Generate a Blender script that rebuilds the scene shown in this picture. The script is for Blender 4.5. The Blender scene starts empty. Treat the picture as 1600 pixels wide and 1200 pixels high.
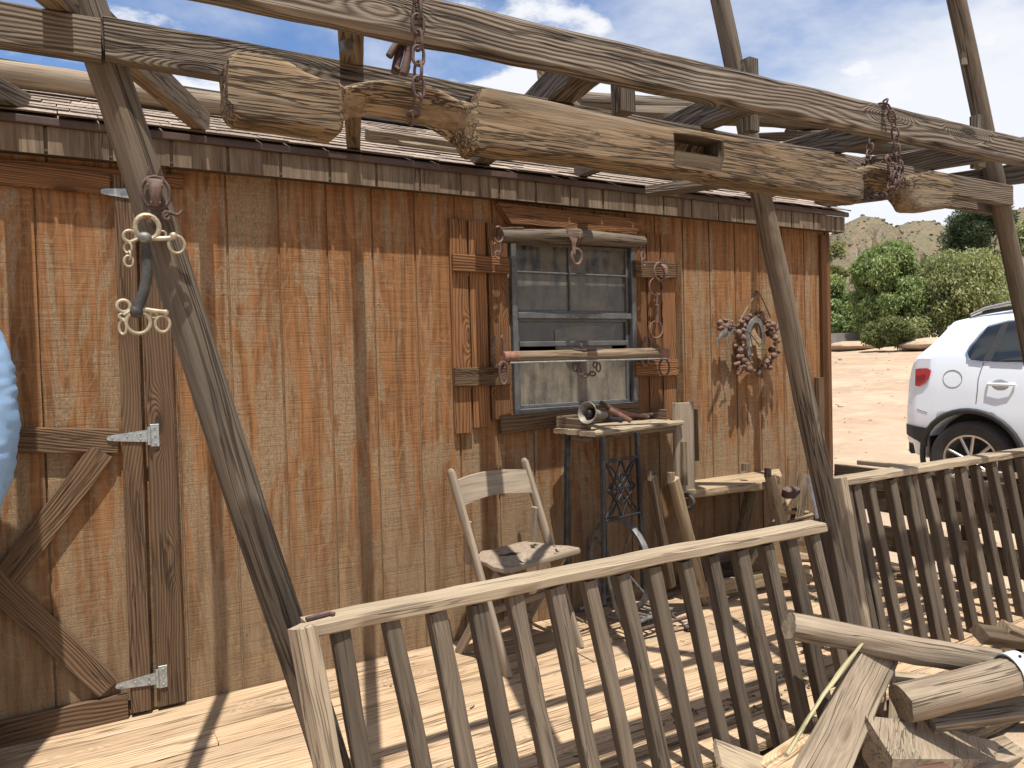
import bpy, bmesh, math, random
from mathutils import Vector, Matrix, noise, Quaternion
V = Vector
rad = math.radians
random.seed(7)
scene = bpy.context.scene
col = scene.collection

# ------------------------------------------------------------------ camera
F = 1190.0
CP = V((-0.7755, -3.2228, 1.2956))
YAW, PITCH, ROLL = 0.52742, -0.02695, -0.02702
def cam_axes():
    f = V((math.sin(YAW)*math.cos(PITCH), math.cos(YAW)*math.cos(PITCH), math.sin(PITCH)))
    r0 = V((math.cos(YAW), -math.sin(YAW), 0)); u0 = r0.cross(f)
    return r0*math.cos(ROLL)+u0*math.sin(ROLL), -r0*math.sin(ROLL)+u0*math.cos(ROLL), f
CR, CU, CF = cam_axes()
def at(px, py, X=None, Y=None, Z=None):
    """surveyed point: where the sight line of a photo pixel meets a plane of known distance"""
    d = CF + CR*((px-800)/F) - CU*((py-600)/F)
    if Y is not None: t = (Y-CP.y)/d.y
    elif Z is not None: t = (Z-CP.z)/d.z
    else: t = (X-CP.x)/d.x
    return CP + d*t
cam = bpy.data.cameras.new('camera'); camo = bpy.data.objects.new('camera', cam); col.objects.link(camo)
cam.sensor_width = 36; cam.lens = 36*F/1600; cam.clip_start = 0.05; cam.clip_end = 5000
M = Matrix((CR, CU, -CF)).transposed().to_4x4(); M.translation = CP
camo.matrix_world = M
scene.camera = camo

# ------------------------------------------------------------------ tagging
def tag(o, label=None, cat=None, group=None, kind=None):
    if label: o['label'] = label
    if cat: o['category'] = cat
    if group: o['group'] = group
    if kind: o['kind'] = kind
    return o
def thing(name, label, cat, loc=(0,0,0), group=None, rz=0):
    o = bpy.data.objects.new(name, None); col.objects.link(o)
    o.location = loc; o.rotation_euler = (0,0,rz); o.empty_display_size = .05
    return tag(o, label, cat, group)
def copy_tree(o, parent=None):
    c = o.copy(); col.objects.link(c)
    if parent: c.parent = parent
    for ch in list(o.children): copy_tree(ch, c)
    return c

# ------------------------------------------------------------------ mesh builder
def nz(p, s=1.0): return noise.noise(V(p)*s)
class MB:
    def __init__(s): s.v=[]; s.f=[]; s.g=[]; s.t=[]
    def add(s, vs, fs, gs, tone=None):
        b=len(s.v); s.v+= [tuple(v) for v in vs]; s.g+=[tuple(g) for g in gs]
        tn = random.random() if tone is None else tone
        s.t+=[tn]*len(vs); s.f+=[tuple(i+b for i in f) for f in fs]
    # sawn timber from A to B: w across, t along up; worn edges
    def plank(s, A, B, w, t, up=(0,0,1), seg=None, jit=.0015, ch=.003, bow=0, tone=None, tap=1.0, ends=(0,0), off=None, twist=0, sag=0):
        A=V(A); B=V(B); d=B-A; L=d.length
        if L<1e-6: return s
        d/=L; up=V(up); sd=d.cross(up).normalized(); n=sd.cross(d).normalized()
        seg = seg or max(2, min(24, int(L/.09)))
        off = V(off) if off is not None else V((random.random()*60, random.random()*60, random.random()*60))
        vs=[]; gs=[]; fs=[]
        ch=min(ch, w*.3, t*.3)
        prof=[(-w/2+ch,-t/2),(w/2-ch,-t/2),(w/2,-t/2+ch),(w/2,t/2-ch),(w/2-ch,t/2),(-w/2+ch,t/2),(-w/2,t/2-ch),(-w/2,-t/2+ch)]
        for i in range(seg+1):
            u=i/seg; k=1+(tap-1)*u
            c=A+d*(L*u)+sd*(bow*math.sin(math.pi*u))-n*(sag*math.sin(math.pi*u))
            a=twist*u; ca,sa=math.cos(a),math.sin(a)
            for (x,y) in prof:
                x*=k; y*=k
                xx=x*ca-y*sa; yy=x*sa+y*ca
                e=0
                if i==0: e=ends[0]*y/t*2
                if i==seg: e=ends[1]*y/t*2
                j=jit
                q=off+V((u*L*9, x*60, y*60))
                p=c+sd*(xx+j*noise.noise(q))+n*(yy+j*noise.noise(q+V((9,7,5))))+d*(e+ (j*2*noise.noise(q*2+V((3,3,3))) if i in(0,seg) else 0))
                vs.append(p); gs.append(off+V((u*L,x,y)))
        for i in range(seg):
            for k in range(8):
                a=i*8+k; b=i*8+(k+1)%8
                fs.append((a,b,b+8,a+8))
        fs.append(tuple(range(7,-1,-1))); fs.append(tuple(range(seg*8,seg*8+8)))
        s.add(vs,fs,gs,tone); return s
    # round pole from A to B
    def log(s, A, B, r0, r1, n=14, seg=None, bend=.0, rough=.08, tone=None, flat=1.0, ends=True, off=None, up=None):
        A=V(A); B=V(B); d=B-A; L=d.length; d/=L
        up=V(up) if up else (V((0,0,1)) if abs(d.z)<.8 else V((0,1,0)))
        sd=d.cross(up).normalized(); m=sd.cross(d).normalized()
        seg=seg or max(4,min(40,int(L/.06)))
        off=V(off) if off else V((random.random()*60, random.random()*60, random.random()*60))
        vs=[];gs=[];fs=[]
        for i in range(seg+1):
            u=i/seg; r=r0+(r1-r0)*u
            c=A+d*(L*u)
            c=c+sd*(bend*noise.noise(off+V((u*L*1.3,0,0))))+m*(bend*noise.noise(off+V((u*L*1.3,5,0))))
            for k in range(n):
                a=2*math.pi*k/n
                q=off+V((u*L*3.0,math.cos(a)*1.2,math.sin(a)*1.2))
                rr=r*(1+rough*noise.noise(q)+rough*.5*noise.noise(q*3.1))
                e=0
                if i in(0,seg): e=r*.18*noise.noise(q*2.3)
                vs.append(c+sd*(rr*math.cos(a))+m*(rr*flat*math.sin(a))+d*e)
                gs.append(off+V((u*L,r*math.cos(a),r*math.sin(a))))
        for i in range(seg):
            for k in range(n):
                a=i*n+k; b=i*n+(k+1)%n
                fs.append((a,b,b+n,a+n))
        if ends:
            for i,rev in((0,True),(seg,False)):
                base=len(vs); c0=sum((vs[i*n+k] for k in range(n)),V())/n
                vs.append(c0); gs.append(off+V(((i/seg)*L,0,0)))
                for k in range(n):
                    a=i*n+k;b=i*n+(k+1)%n
                    fs.append((b,a,base) if rev else (a,b,base))
        s.add(vs,fs,gs,tone); return s
    # rod through points
    def tube(s, pts, r, n=8, closed=False, tone=None, caps=True, rf=None, flat=1.0):
        P=[V(p) for p in pts]; N=len(P)
        tang=[]
        for i in range(N):
            a=P[(i-1)%N] if closed or i>0 else P[i]; b=P[(i+1)%N] if closed or i<N-1 else P[i]
            tang.append((b-a).normalized())
        t0=tang[0]; u=V((0,0,1)) if abs(t0.z)<.9 else V((0,1,0))
        nrm=(u-t0*u.dot(t0)).normalized()
        vs=[];gs=[];fs=[]; off=V((random.random()*60,random.random()*60,random.random()*60)); L=0
        for i in range(N):
            t=tang[i]; nrm=(nrm-t*nrm.dot(t)).normalized(); bi=t.cross(nrm)
            if i: L+=(P[i]-P[i-1]).length
            rr=r*(rf(i/(N-1)) if rf else 1)
            for k in range(n):
                a=2*math.pi*k/n
                vs.append(P[i]+nrm*(rr*math.cos(a))+bi*(rr*flat*math.sin(a))); gs.append(off+V((L,rr*math.cos(a),rr*math.sin(a))))
        R=N if closed else N-1
        for i in range(R):
            for k in range(n):
                a=i*n+k; b=i*n+(k+1)%n; c=((i+1)%N)*n+(k+1)%n; e=((i+1)%N)*n+k
                fs.append((a,b,c,e))
        if not closed and caps:
            fs.append(tuple(range(n-1,-1,-1))); fs.append(tuple(range((N-1)*n,N*n)))
        s.add(vs,fs,gs,tone); return s
    def box(s, c, size, rot=None, tone=None, ch=.002):
        c=V(c); R=rot or Matrix.Identity(3)
        x=R@V((1,0,0)); z=R@V((0,0,1))
        return s.plank(c-x*(size[0]/2), c+x*(size[0]/2), size[1], size[2], up=z, seg=1, jit=0, ch=ch, tone=tone)
    # extruded outline; o origin, ex/ey in-plane axes, thickness along ex x ey
    def prism(s, pts, o, ex, ey, th, tone=None, bev=0):
        o=V(o); ex=V(ex).normalized(); ey=V(ey).normalized(); en=ex.cross(ey).normalized()
        n=len(pts); vs=[];gs=[];fs=[]; off=V((random.random()*60,)*3)
        ar=sum(pts[i][0]*pts[(i+1)%n][1]-pts[(i+1)%n][0]*pts[i][1] for i in range(n))
        if ar<0: pts=pts[::-1]
        lay=[(-th/2,0),(th/2,0)] if not bev else [(-th/2,bev),(-th/2+bev,0),(th/2-bev,0),(th/2,bev)]
        cx=sum(p[0] for p in pts)/n; cy=sum(p[1] for p in pts)/n
        for h,ins in lay:
            for (x,y) in pts:
                if ins:
                    dx,dy=cx-x,cy-y; l=math.hypot(dx,dy) or 1
                    x+=dx/l*ins; y+=dy/l*ins
                vs.append(o+ex*x+ey*y+en*h); gs.append(off+V((x,y,h)))
        for j in range(len(lay)-1):
            for i in range(n):
                a=j*n+i; b=j*n+(i+1)%n
                fs.append((a,b,b+n,a+n))
        fs.append(tuple(range(n-1,-1,-1))); fs.append(tuple(range((len(lay)-1)*n,len(lay)*n)))
        s.add(vs,fs,gs,tone); return s
    def lathe(s, prof, o, axis, n=24, tone=None, arc=2*math.pi, cap=False):
        o=V(o); ax=V(axis).normalized(); u=V((0,0,1)) if abs(ax.z)<.9 else V((1,0,0))
        e1=(u-ax*u.dot(ax)).normalized(); e2=ax.cross(e1)
        vs=[];gs=[];fs=[];m=len(prof); off=V((random.random()*60,)*3)
        for (h,r) in prof:
            for k in range(n):
                a=arc*k/n
                vs.append(o+ax*h+e1*(r*math.cos(a))+e2*(r*math.sin(a))); gs.append(off+V((h,r*math.cos(a),r*math.sin(a))))
        for i in range(m-1):
            for k in range(n):
                a=i*n+k;b=i*n+(k+1)%n
                fs.append((a,b,b+n,a+n))
        if cap and prof[0][1]>1e-5: fs.append(tuple(range(n-1,-1,-1)))
        if cap and prof[-1][1]>1e-5: fs.append(tuple(range((m-1)*n,m*n)))
        s.add(vs,fs,gs,tone); return s
    def ell(s, c, r, n=10, m=7, rot=None, bump=0, tone=None):
        c=V(c); R=rot or Matrix.Identity(3); off=V((random.random()*60,)*3)
        vs=[];gs=[];fs=[]
        for i in range(m+1):
            th=math.pi*i/m
            for k in range(n):
                ph=2*math.pi*k/n
                d=V((math.sin(th)*math.cos(ph),math.sin(th)*math.sin(ph),math.cos(th)))
                b=1+bump*noise.noise(off+d*2.2)
                p=R@V((d.x*r[0]*b,d.y*r[1]*b,d.z*r[2]*b)); vs.append(c+p); gs.append(off+p)
        for i in range(m):
            for k in range(n):
                a=i*n+k;b=i*n+(k+1)%n
                fs.append((a,a+n,b+n,b))
        s.add(vs,fs,gs,tone); return s
    def build(s, name, mat, parent=None, smooth=35, world=True):
        me=bpy.data.meshes.new(name); me.from_pydata(s.v,[],s.f); me.update()
        a=me.attributes.new('grain','FLOAT_VECTOR','POINT'); a.data.foreach_set('vector',[c for g in s.g for c in g])
        b=me.attributes.new('tone','FLOAT','POINT'); b.data.foreach_set('value',s.t)
        if mat: me.materials.append(mat)
        bm=bmesh.new(); bm.from_mesh(me); bmesh.ops.recalc_face_normals(bm,faces=bm.faces); bm.to_mesh(me); bm.free()
        if smooth:
            me.polygons.foreach_set('use_smooth',[True]*len(me.polygons))
            try: me.set_sharp_from_angle(angle=rad(smooth))
            except Exception: pass
        o=bpy.data.objects.new(name,me); col.objects.link(o)
        if parent:
            o.parent=parent
            if world:
                mw = Matrix.LocRotScale(parent.location, parent.rotation_euler, parent.scale)
                p=parent.parent
                while p:
                    mw = Matrix.LocRotScale(p.location, p.rotation_euler, p.scale) @ mw; p=p.parent
                me.transform(mw.inverted())
        return o

# ------------------------------------------------------------------ materials
class NT:
    def __init__(s,name):
        s.m=bpy.data.materials.new(name); s.m.use_nodes=True; s.t=s.m.node_tree; s.t.nodes.clear()
    def n(s,typ,ins=None,**pr):
        x=s.t.nodes.new(typ)
        for k,v in pr.items(): setattr(x,k,v)
        for k,v in (ins or {}).items():
            sock=x.inputs[k]
            if isinstance(v,bpy.types.NodeSocket): s.t.links.new(v,sock)
            else:
                if sock.type=='RGBA' and len(v)==3: v=(*v,1)
                sock.default_value=v
        return x
    def math(s,op,a,b=0.0,c=0.0): return s.n('ShaderNodeMath',{0:a,1:b,2:c},operation=op).outputs[0]
    def vmul(s,v,k): return s.n('ShaderNodeVectorMath',{0:v,1:k},operation='MULTIPLY').outputs[0]
    def vadd(s,v,k): return s.n('ShaderNodeVectorMath',{0:v,1:k},operation='ADD').outputs[0]
    def noise(s,v,scale=1.0,detail=3.0,rough=.55,dist=0.0,col=False):
        x=s.n('ShaderNodeTexNoise',{'Vector':v,'Scale':scale,'Detail':detail,'Roughness':rough,'Distortion':dist})
        return x.outputs['Color' if col else 0]
    def smooth(s,x,a,b,lo=0.0,hi=1.0):
        return s.n('ShaderNodeMapRange',{'Value':x,'From Min':a,'From Max':b,'To Min':lo,'To Max':hi},interpolation_type='SMOOTHSTEP').outputs[0]
    def lin(s,x,a,b,lo=0.0,hi=1.0):
        return s.n('ShaderNodeMapRange',{'Value':x,'From Min':a,'From Max':b,'To Min':lo,'To Max':hi}).outputs[0]
    def mix(s,f,a,b,mode='MIX'):
        x=s.n('ShaderNodeMix',data_type='RGBA',blend_type=mode)
        for i,v in ((0,f),(6,a),(7,b)):
            if isinstance(v,bpy.types.NodeSocket): s.t.links.new(v,x.inputs[i])
            else: x.inputs[i].default_value = v if i==0 else (*v,1) if len(v)==3 else v
        return x.outputs[2]
    def attr(s,name,out='Vector'): return s.n('ShaderNodeAttribute',attribute_name=name).outputs[out]
    def sep(s,v): return s.n('ShaderNodeSeparateXYZ',{0:v}).outputs
    def comb(s,x,y,z): return s.n('ShaderNodeCombineXYZ',{0:x,1:y,2:z}).outputs[0]
    def out(s,color,rough=.8,metal=0.0,bump=None,bstr=.5,bdist=.003,spec=.3,extra=None):
        ins={'Base Color':color,'Roughness':rough,'Metallic':metal,'Specular IOR Level':spec}
        if extra: ins.update(extra)
        if bump is not None:
            ins['Normal']=s.n('ShaderNodeBump',{'Height':bump,'Strength':bstr,'Distance':bdist}).outputs[0]
        p=s.n('ShaderNodeBsdfPrincipled',ins)
        o=s.n('ShaderNodeOutputMaterial',{0:p.outputs[0]})
        return s.m

def wood(name, light, dark, fine=85, ring=20, crack=.5, ringmix=.35, bstr=.6, tonev=.35, patch=None, patchamt=.5, knots=.5, cf=48, contrast=1.0, rough=.87, bd=.004, clen=1.6, cw=.028):
    N=NT(name); A=N.attr('grain'); T=N.attr('tone','Fac')
    low=N.noise(N.vmul(A,(1.5,6,6)),1,2,.5,col=True)
    W=N.vadd(A,N.vmul(N.vadd(low,(-.5,-.5,-.5)),(.0,.035,.035)))
    vor=N.n('ShaderNodeTexVoronoi',{'Vector':N.vmul(A,(1.9,7,7)),'Scale':1.0,'Randomness':1.0}).outputs['Distance']
    kn=N.smooth(vor,.0,.33,1,0)
    sx=N.sep(W)
    f=N.math('ADD',N.math('MULTIPLY',N.math('ADD',sx[1],N.math('MULTIPLY',sx[2],.8)),float(ring)),N.math('MULTIPLY',N.noise(N.vmul(A,(1.1,5,5)),1,1,.5),ring*.13))
    f=N.math('ADD',f,N.math('MULTIPLY',kn,knots*3.2))
    bands=N.math('POWER',N.math('MULTIPLY_ADD',N.math('SINE',N.math('MULTIPLY',f,6.2832)),.5,.5),.7)
    streak=N.noise(N.vmul(W,(3.5,fine,fine)),1,5,.68)
    broad=N.noise(N.vmul(A,(2.2,9,9)),1,4,.6)
    val=N.math('ADD',N.math('MULTIPLY',N.lin(streak,.3,.7),.62-ringmix*.5),N.math('MULTIPLY',bands,ringmix))
    val=N.math('ADD',val,N.math('MULTIPLY',N.lin(broad,.3,.7),.38-ringmix*.5))
    val=N.math('SUBTRACT',val,N.math('MULTIPLY',N.smooth(vor,.0,.13,1,0),knots*.5))
    val=N.lin(val,.5-.38/contrast,.5+.38/contrast)
    c=N.mix(val,dark,light)
    if patch is not None:
        pm=N.smooth(N.noise(N.vmul(A,(1.4,7,7)),1.0,5,.65),.48,.62)
        c=N.mix(N.math('MULTIPLY',pm,patchamt),c,N.mix(val,[x*.55 for x in patch],patch))
    cr=N.noise(N.vmul(W,(clen,cf,cf)),1,2.5,.55)
    cg=N.smooth(N.noise(N.vmul(A,(2.0,16,16)),1,2,.5),.50-.16*crack,.62-.12*crack,0,1)
    cm=N.math('MULTIPLY',N.smooth(N.math('ABSOLUTE',N.math('SUBTRACT',cr,.5)),cw*.25,cw,1,0),cg)
    c=N.mix(N.math('MULTIPLY',cm,max(0,min(1,.5+.4*crack))),c,[x*.22 for x in dark])
    tn=N.lin(T,0,1,1-tonev*.6,1+tonev*.5)
    c=N.n('ShaderNodeVectorMath',{0:c,3:tn},operation='SCALE').outputs[0]
    h=N.math('ADD',N.math('MULTIPLY',streak,.5),N.math('MULTIPLY',bands,ringmix))
    h=N.math('SUBTRACT',h,N.math('MULTIPLY',cm,.9))
    return N.out(c,rough,0,h,bstr,bd,.25)

def plain(name,c,rough=.6,metal=0,var=.25,scale=8,bstr=.15,spec=.4,c2=None,extra=None,bd=.002):
    N=NT(name); A=N.attr('grain')
    n=N.noise(A,scale,5,.6); n2=N.noise(A,scale*6,3,.6)
    b=c2 or [x*(1-var) for x in c]
    cc=N.mix(N.smooth(N.math('MULTIPLY_ADD',n2,.35,N.math('MULTIPLY',n,.65)),.4,.6),b,c)
    return N.out(cc,rough,metal,n2,bstr,bd,spec,extra)

def siding():
    N=NT('stained_siding'); A=N.attr('grain'); z,x,y=N.sep(A)
    cath=N.noise(N.vmul(A,(.75,3.6,3.6)),1,2,.5)
    fb=N.math('MULTIPLY',cath,14)
    bands=N.math('MULTIPLY_ADD',N.math('SINE',N.math('MULTIPLY',fb,6.2832)),.5,.5)
    pn=N.noise(N.vmul(A,(1.35,13,13)),1,7,.68,.2)
    big=N.noise(N.vmul(A,(.7,2.4,2.4)),1,3,.55)
    pv=N.math('ADD',N.math('MULTIPLY',pn,.80),N.math('MULTIPLY',bands,.06))
    pv=N.math('ADD',pv,N.math('MULTIPLY',big,.30))
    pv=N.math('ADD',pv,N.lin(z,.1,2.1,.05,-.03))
    patch=N.smooth(pv,.548,.64)
    saw=N.noise(N.vmul(A,(170,3.0,3.0)),1,3,.65)
    saw2=N.noise(N.vmul(A,(70,16,16)),1,4,.7)
    sawl=N.smooth(saw,.50,.62)
    dk=N.smooth(N.noise(N.vmul(A,(2.0,38,38)),1,5,.65),.40,.64)
    fine=N.noise(N.vmul(A,(70,150,150)),1,3,.7)
    vfine=N.noise(N.vmul(A,(7,170,170)),1,3,.65)
    base=N.mix(dk,(.282,.133,.054),(.148,.070,.031))
    base=N.mix(N.smooth(saw2,.48,.72,0,.6),base,(.325,.165,.07))
    grey=N.mix(N.smooth(fine,.35,.65),(.20,.142,.086),(.325,.243,.152))
    gm=N.math('MULTIPLY',patch,N.lin(saw2,.3,.6,.45,.95))
    c=N.mix(gm,base,grey)
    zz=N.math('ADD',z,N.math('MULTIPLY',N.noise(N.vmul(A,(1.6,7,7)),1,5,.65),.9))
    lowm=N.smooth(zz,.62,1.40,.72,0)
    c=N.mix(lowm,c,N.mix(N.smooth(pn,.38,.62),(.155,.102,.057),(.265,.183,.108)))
    stain=N.smooth(N.noise(N.vmul(A,(.8,11,11)),1,5,.6),.56,.68,0,.55)
    c=N.mix(stain,c,(.12,.066,.034))
    c=N.mix(N.math('MULTIPLY',sawl,.15),c,(.075,.040,.020))
    c=N.mix(N.smooth(vfine,.50,.68,0,.34),c,(.085,.043,.02))
    grain=N.smooth(N.math('ABSOLUTE',N.math('SUBTRACT',bands,.5)),.0,.14,.42,0)
    c=N.mix(grain,c,(.33,.205,.10))
    h=N.math('SUBTRACT',N.math('MULTIPLY',fine,.4),N.math('MULTIPLY',sawl,.4))
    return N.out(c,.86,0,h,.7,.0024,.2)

M_siding=siding()
M_grey=wood('weathered_beam',(.225,.18,.134),(.05,.037,.027),fine=130,ring=95,ringmix=.36,crack=.6,bstr=1.0,knots=2.2,contrast=1.2,cf=60,cw=.05)
M_big=wood('weathered_timber',(.225,.18,.135),(.045,.033,.024),fine=130,ring=78,ringmix=.46,crack=.5,bstr=1.0,knots=3.4,contrast=1.2,cf=50,cw=.045)
M_pole=wood('weathered_pole',(.20,.157,.113),(.078,.059,.042),fine=130,ring=26,ringmix=.12,crack=.6,bstr=.85,knots=.9,patch=(.155,.135,.11),patchamt=.5,cf=45,cw=.035,clen=.7,contrast=1.1)
M_yoke=wood('yoke_wood',(.275,.193,.112),(.09,.06,.034),fine=130,ring=40,ringmix=.12,crack=.9,bstr=1.0,knots=.0,tonev=.1,patch=(.235,.19,.14),patchamt=.6,cf=130,bd=.005,clen=4.5,cw=.06,contrast=1.1)
M_picket=wood('picket_wood',(.16,.125,.09),(.072,.054,.038),fine=120,ring=40,ringmix=.2,crack=.2,bstr=.6,knots=.8,tonev=.5,cf=70)
M_rail=wood('rail_wood',(.39,.31,.215),(.22,.168,.112),fine=140,ring=24,ringmix=.12,crack=.4,bstr=.6,knots=.6,tonev=.25,cf=60,cw=.035)
M_deck=wood('deck_boards',(.52,.375,.24),(.27,.172,.095),fine=80,ring=70,ringmix=.35,crack=.5,bstr=.5,knots=1.8,tonev=.28,patch=(.56,.42,.285),patchamt=.45,cf=50,cw=.05)
M_trim=wood('brown_trim',(.27,.125,.05),(.075,.036,.017),fine=120,ring=90,ringmix=.45,crack=.2,bstr=.8,knots=1.8,tonev=.35,contrast=1.15,cf=60)
M_trimgrey=wood('faded_trim',(.185,.112,.062),(.058,.036,.022),fine=120,ring=90,ringmix=.45,crack=.3,bstr=.8,knots=1.8,tonev=.3,cf=60)
M_fascia=wood('faded_fascia',(.25,.19,.127),(.088,.06,.04),fine=60,ring=20,ringmix=.15,crack=.2,bstr=.6,knots=.1,tonev=.25,patch=(.15,.095,.055),patchamt=.6)
M_tan=wood('dry_tan_wood',(.42,.315,.195),(.215,.152,.088),fine=120,ring=40,ringmix=.3,crack=.4,bstr=.55,knots=.8,tonev=.15,cf=60)
M_tandark=wood('old_brown_wood',(.255,.19,.122),(.10,.07,.045),fine=120,ring=44,ringmix=.3,crack=.6,bstr=.7,knots=.9,tonev=.3,cf=60)
M_chair=wood('worn_chair_wood',(.33,.265,.195),(.19,.148,.108),fine=90,ring=20,ringmix=.12,crack=.0,bstr=.3,knots=0,tonev=.15,cf=70)
M_dry=wood('split_log_wood',(.335,.268,.19),(.14,.104,.072),fine=150,ring=24,ringmix=.10,crack=.55,bstr=.9,knots=.8,tonev=.35,cf=40,cw=.022,clen=.8,contrast=1.05)
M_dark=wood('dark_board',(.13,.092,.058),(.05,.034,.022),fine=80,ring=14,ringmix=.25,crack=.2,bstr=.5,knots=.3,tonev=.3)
M_roof=wood('roof_shingles',(.37,.295,.235),(.20,.15,.118),fine=60,ring=14,ringmix=.15,crack=.2,bstr=.8,knots=0,tonev=.5)
M_rust=plain('rusty_iron',(.145,.092,.078),.75,.3,c2=(.075,.05,.043),scale=40,bstr=.4)
M_rustred=plain('red_rust',(.27,.135,.095),.8,.1,c2=(.17,.08,.055),scale=40,bstr=.4)
M_rustlite=plain('dusty_rust',(.21,.135,.10),.8,.1,c2=(.12,.07,.052),scale=40,bstr=.4)
M_iron=plain('dark_iron',(.055,.055,.058),.5,.6,c2=(.03,.03,.032),scale=30,bstr=.3)
M_greyiron=plain('grey_iron',(.23,.225,.215),.55,.5,c2=(.13,.125,.12),scale=30,bstr=.3)
M_galv=plain('galvanized_steel',(.46,.49,.49),.5,.7,c2=(.30,.325,.33),scale=60,bstr=.15)
M_brass=plain('dull_brass',(.42,.35,.24),.5,.45,c2=(.27,.225,.155),scale=30,bstr=.2)
M_leather=plain('black_leather',(.06,.055,.05),.6,0,c2=(.03,.03,.03),scale=30,bstr=.3)
M_alum=plain('aluminium_frame',(.14,.14,.138),.5,.4,c2=(.095,.095,.095),scale=12,bstr=.05)
M_drip=plain('brown_drip_edge',(.085,.05,.037),.55,.1,c2=(.06,.036,.027),scale=10,bstr=.05)
M_black=plain('black_ridge',(.03,.032,.035),.6,0,scale=10)
SUN_E=5.0; SKY_S=.05; CLOUD=13.5; EXPO=.53
# ================================================================== light and sky
SUN=V((.343,1,-3.5)).normalized()
EL=math.asin(-SUN.z); AZ=math.atan2(-SUN.x,-SUN.y)
sun=bpy.data.lights.new('sun','SUN'); sun.energy=SUN_E; sun.angle=rad(.55); sun.color=(1,.955,.88)
so=bpy.data.objects.new('sun',sun); col.objects.link(so); so.rotation_euler=SUN.to_track_quat('-Z','Y').to_euler(); so.location=(-2,-6,9)
w=bpy.data.worlds.new('World'); scene.world=w; w.use_nodes=True
nt=w.node_tree; nt.nodes.clear()
class WN(NT):
    def __init__(s): s.t=nt
W_=WN()
sky=W_.n('ShaderNodeTexSky',sky_type='NISHITA',sun_disc=False,sun_elevation=EL,sun_rotation=AZ%(2*math.pi),altitude=300,air_density=1.0,dust_density=.6,ozone_density=1.3)
dirv=W_.n('ShaderNodeTexCoord').outputs['Generated']
dx,dy,dz=W_.sep(dirv)
zc=W_.math('ADD',W_.math('MAXIMUM',dz,0.0),.16)
pl=W_.comb(W_.math('DIVIDE',dx,zc),W_.math('DIVIDE',dy,zc),0.35)
n1=W_.noise(pl,1.05,9,.58,.1)
pf=W_.noise(W_.vadd(pl,(3.1,9.4,0)),2.6,10,.56)
pg=W_.noise(W_.vadd(pl,(1.7,4.2,0)),.8,2,.5)
n2=W_.noise(W_.vadd(pl,(7.3,2.1,0)),.42,3,.5)
cl=W_.math('ADD',W_.math('MULTIPLY',n1,.72),W_.math('MULTIPLY',n2,.42))
# thicker bank towards the right half and low over the roof, open blue above the middle
side=W_.lin(dx,.45,1.0,-.03,.16)
cl=W_.math('ADD',cl,side)
cl=W_.math('ADD',cl,W_.lin(dz,.12,.46,.20,-.05))
mask=W_.smooth(cl,.50,.72,0,.92)
puff=W_.smooth(W_.math('ADD',W_.math('MULTIPLY',pf,.7),W_.math('MULTIPLY',pg,.45)),.565,.635,0,.95)
mask=W_.math('MAXIMUM',mask,puff)
skyc=W_.mix(1.0,sky.outputs[0],(1.75,2.0,2.35),'MULTIPLY')
cc=W_.mix(mask,skyc,(CLOUD,CLOUD*1.01,CLOUD*1.04))
bg=W_.n('ShaderNodeBackground',{'Color':cc,'Strength':SKY_S})
W_.n('ShaderNodeOutputWorld',{0:bg.outputs[0]})
scene.view_settings.view_transform='Standard'; scene.view_settings.look='None'; scene.view_settings.exposure=EXPO; scene.view_settings.gamma=1
scene.render.engine='CYCLES'

# ================================================================== shed
shed=thing('storage_shed','long rustic shed clad in worn orange stained plywood with shingle roof','shed',(0,0,0))
G=.2032
def groove_wall(mb,x0,x1,z0,z1,y,front=-1,gw=.0105,gd=.008,dz=.25):
    """grooved plywood sheet in the plane y facing -y"""
    xs=[(x0,0)]
    k=math.ceil((x0+.02)/G)
    while k*G<x1-.01:
        c=k*G
        xs+=[(c-gw/2,0),(c-gw/2+.002,1),(c+gw/2-.002,1),(c+gw/2,0)]; k+=1
    xs.append((x1,0))
    nzs=max(1,int((z1-z0)/dz)); vs=[];gs=[];fs=[]
    for j in range(nzs+1):
        z=z0+(z1-z0)*j/nzs
        for (x,d) in xs: vs.append((x,y+(gd if d else 0),z)); gs.append((z,x,d*.3))
    n=len(xs)
    for j in range(nzs):
        for i in range(n-1): a=j*n+i; fs.append((a,a+1,a+n+1,a+n))
    mb.add(vs,fs,gs,.5)
WX0,WX1,WZ0,WZ1=1.105,1.868,1.045,1.925
CX=3.475; SX0=-2.6
m=MB()
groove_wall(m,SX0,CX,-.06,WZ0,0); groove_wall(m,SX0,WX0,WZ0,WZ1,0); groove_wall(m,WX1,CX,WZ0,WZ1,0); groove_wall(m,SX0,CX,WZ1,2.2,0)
m.build('wall',M_siding,shed,smooth=0)
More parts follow.
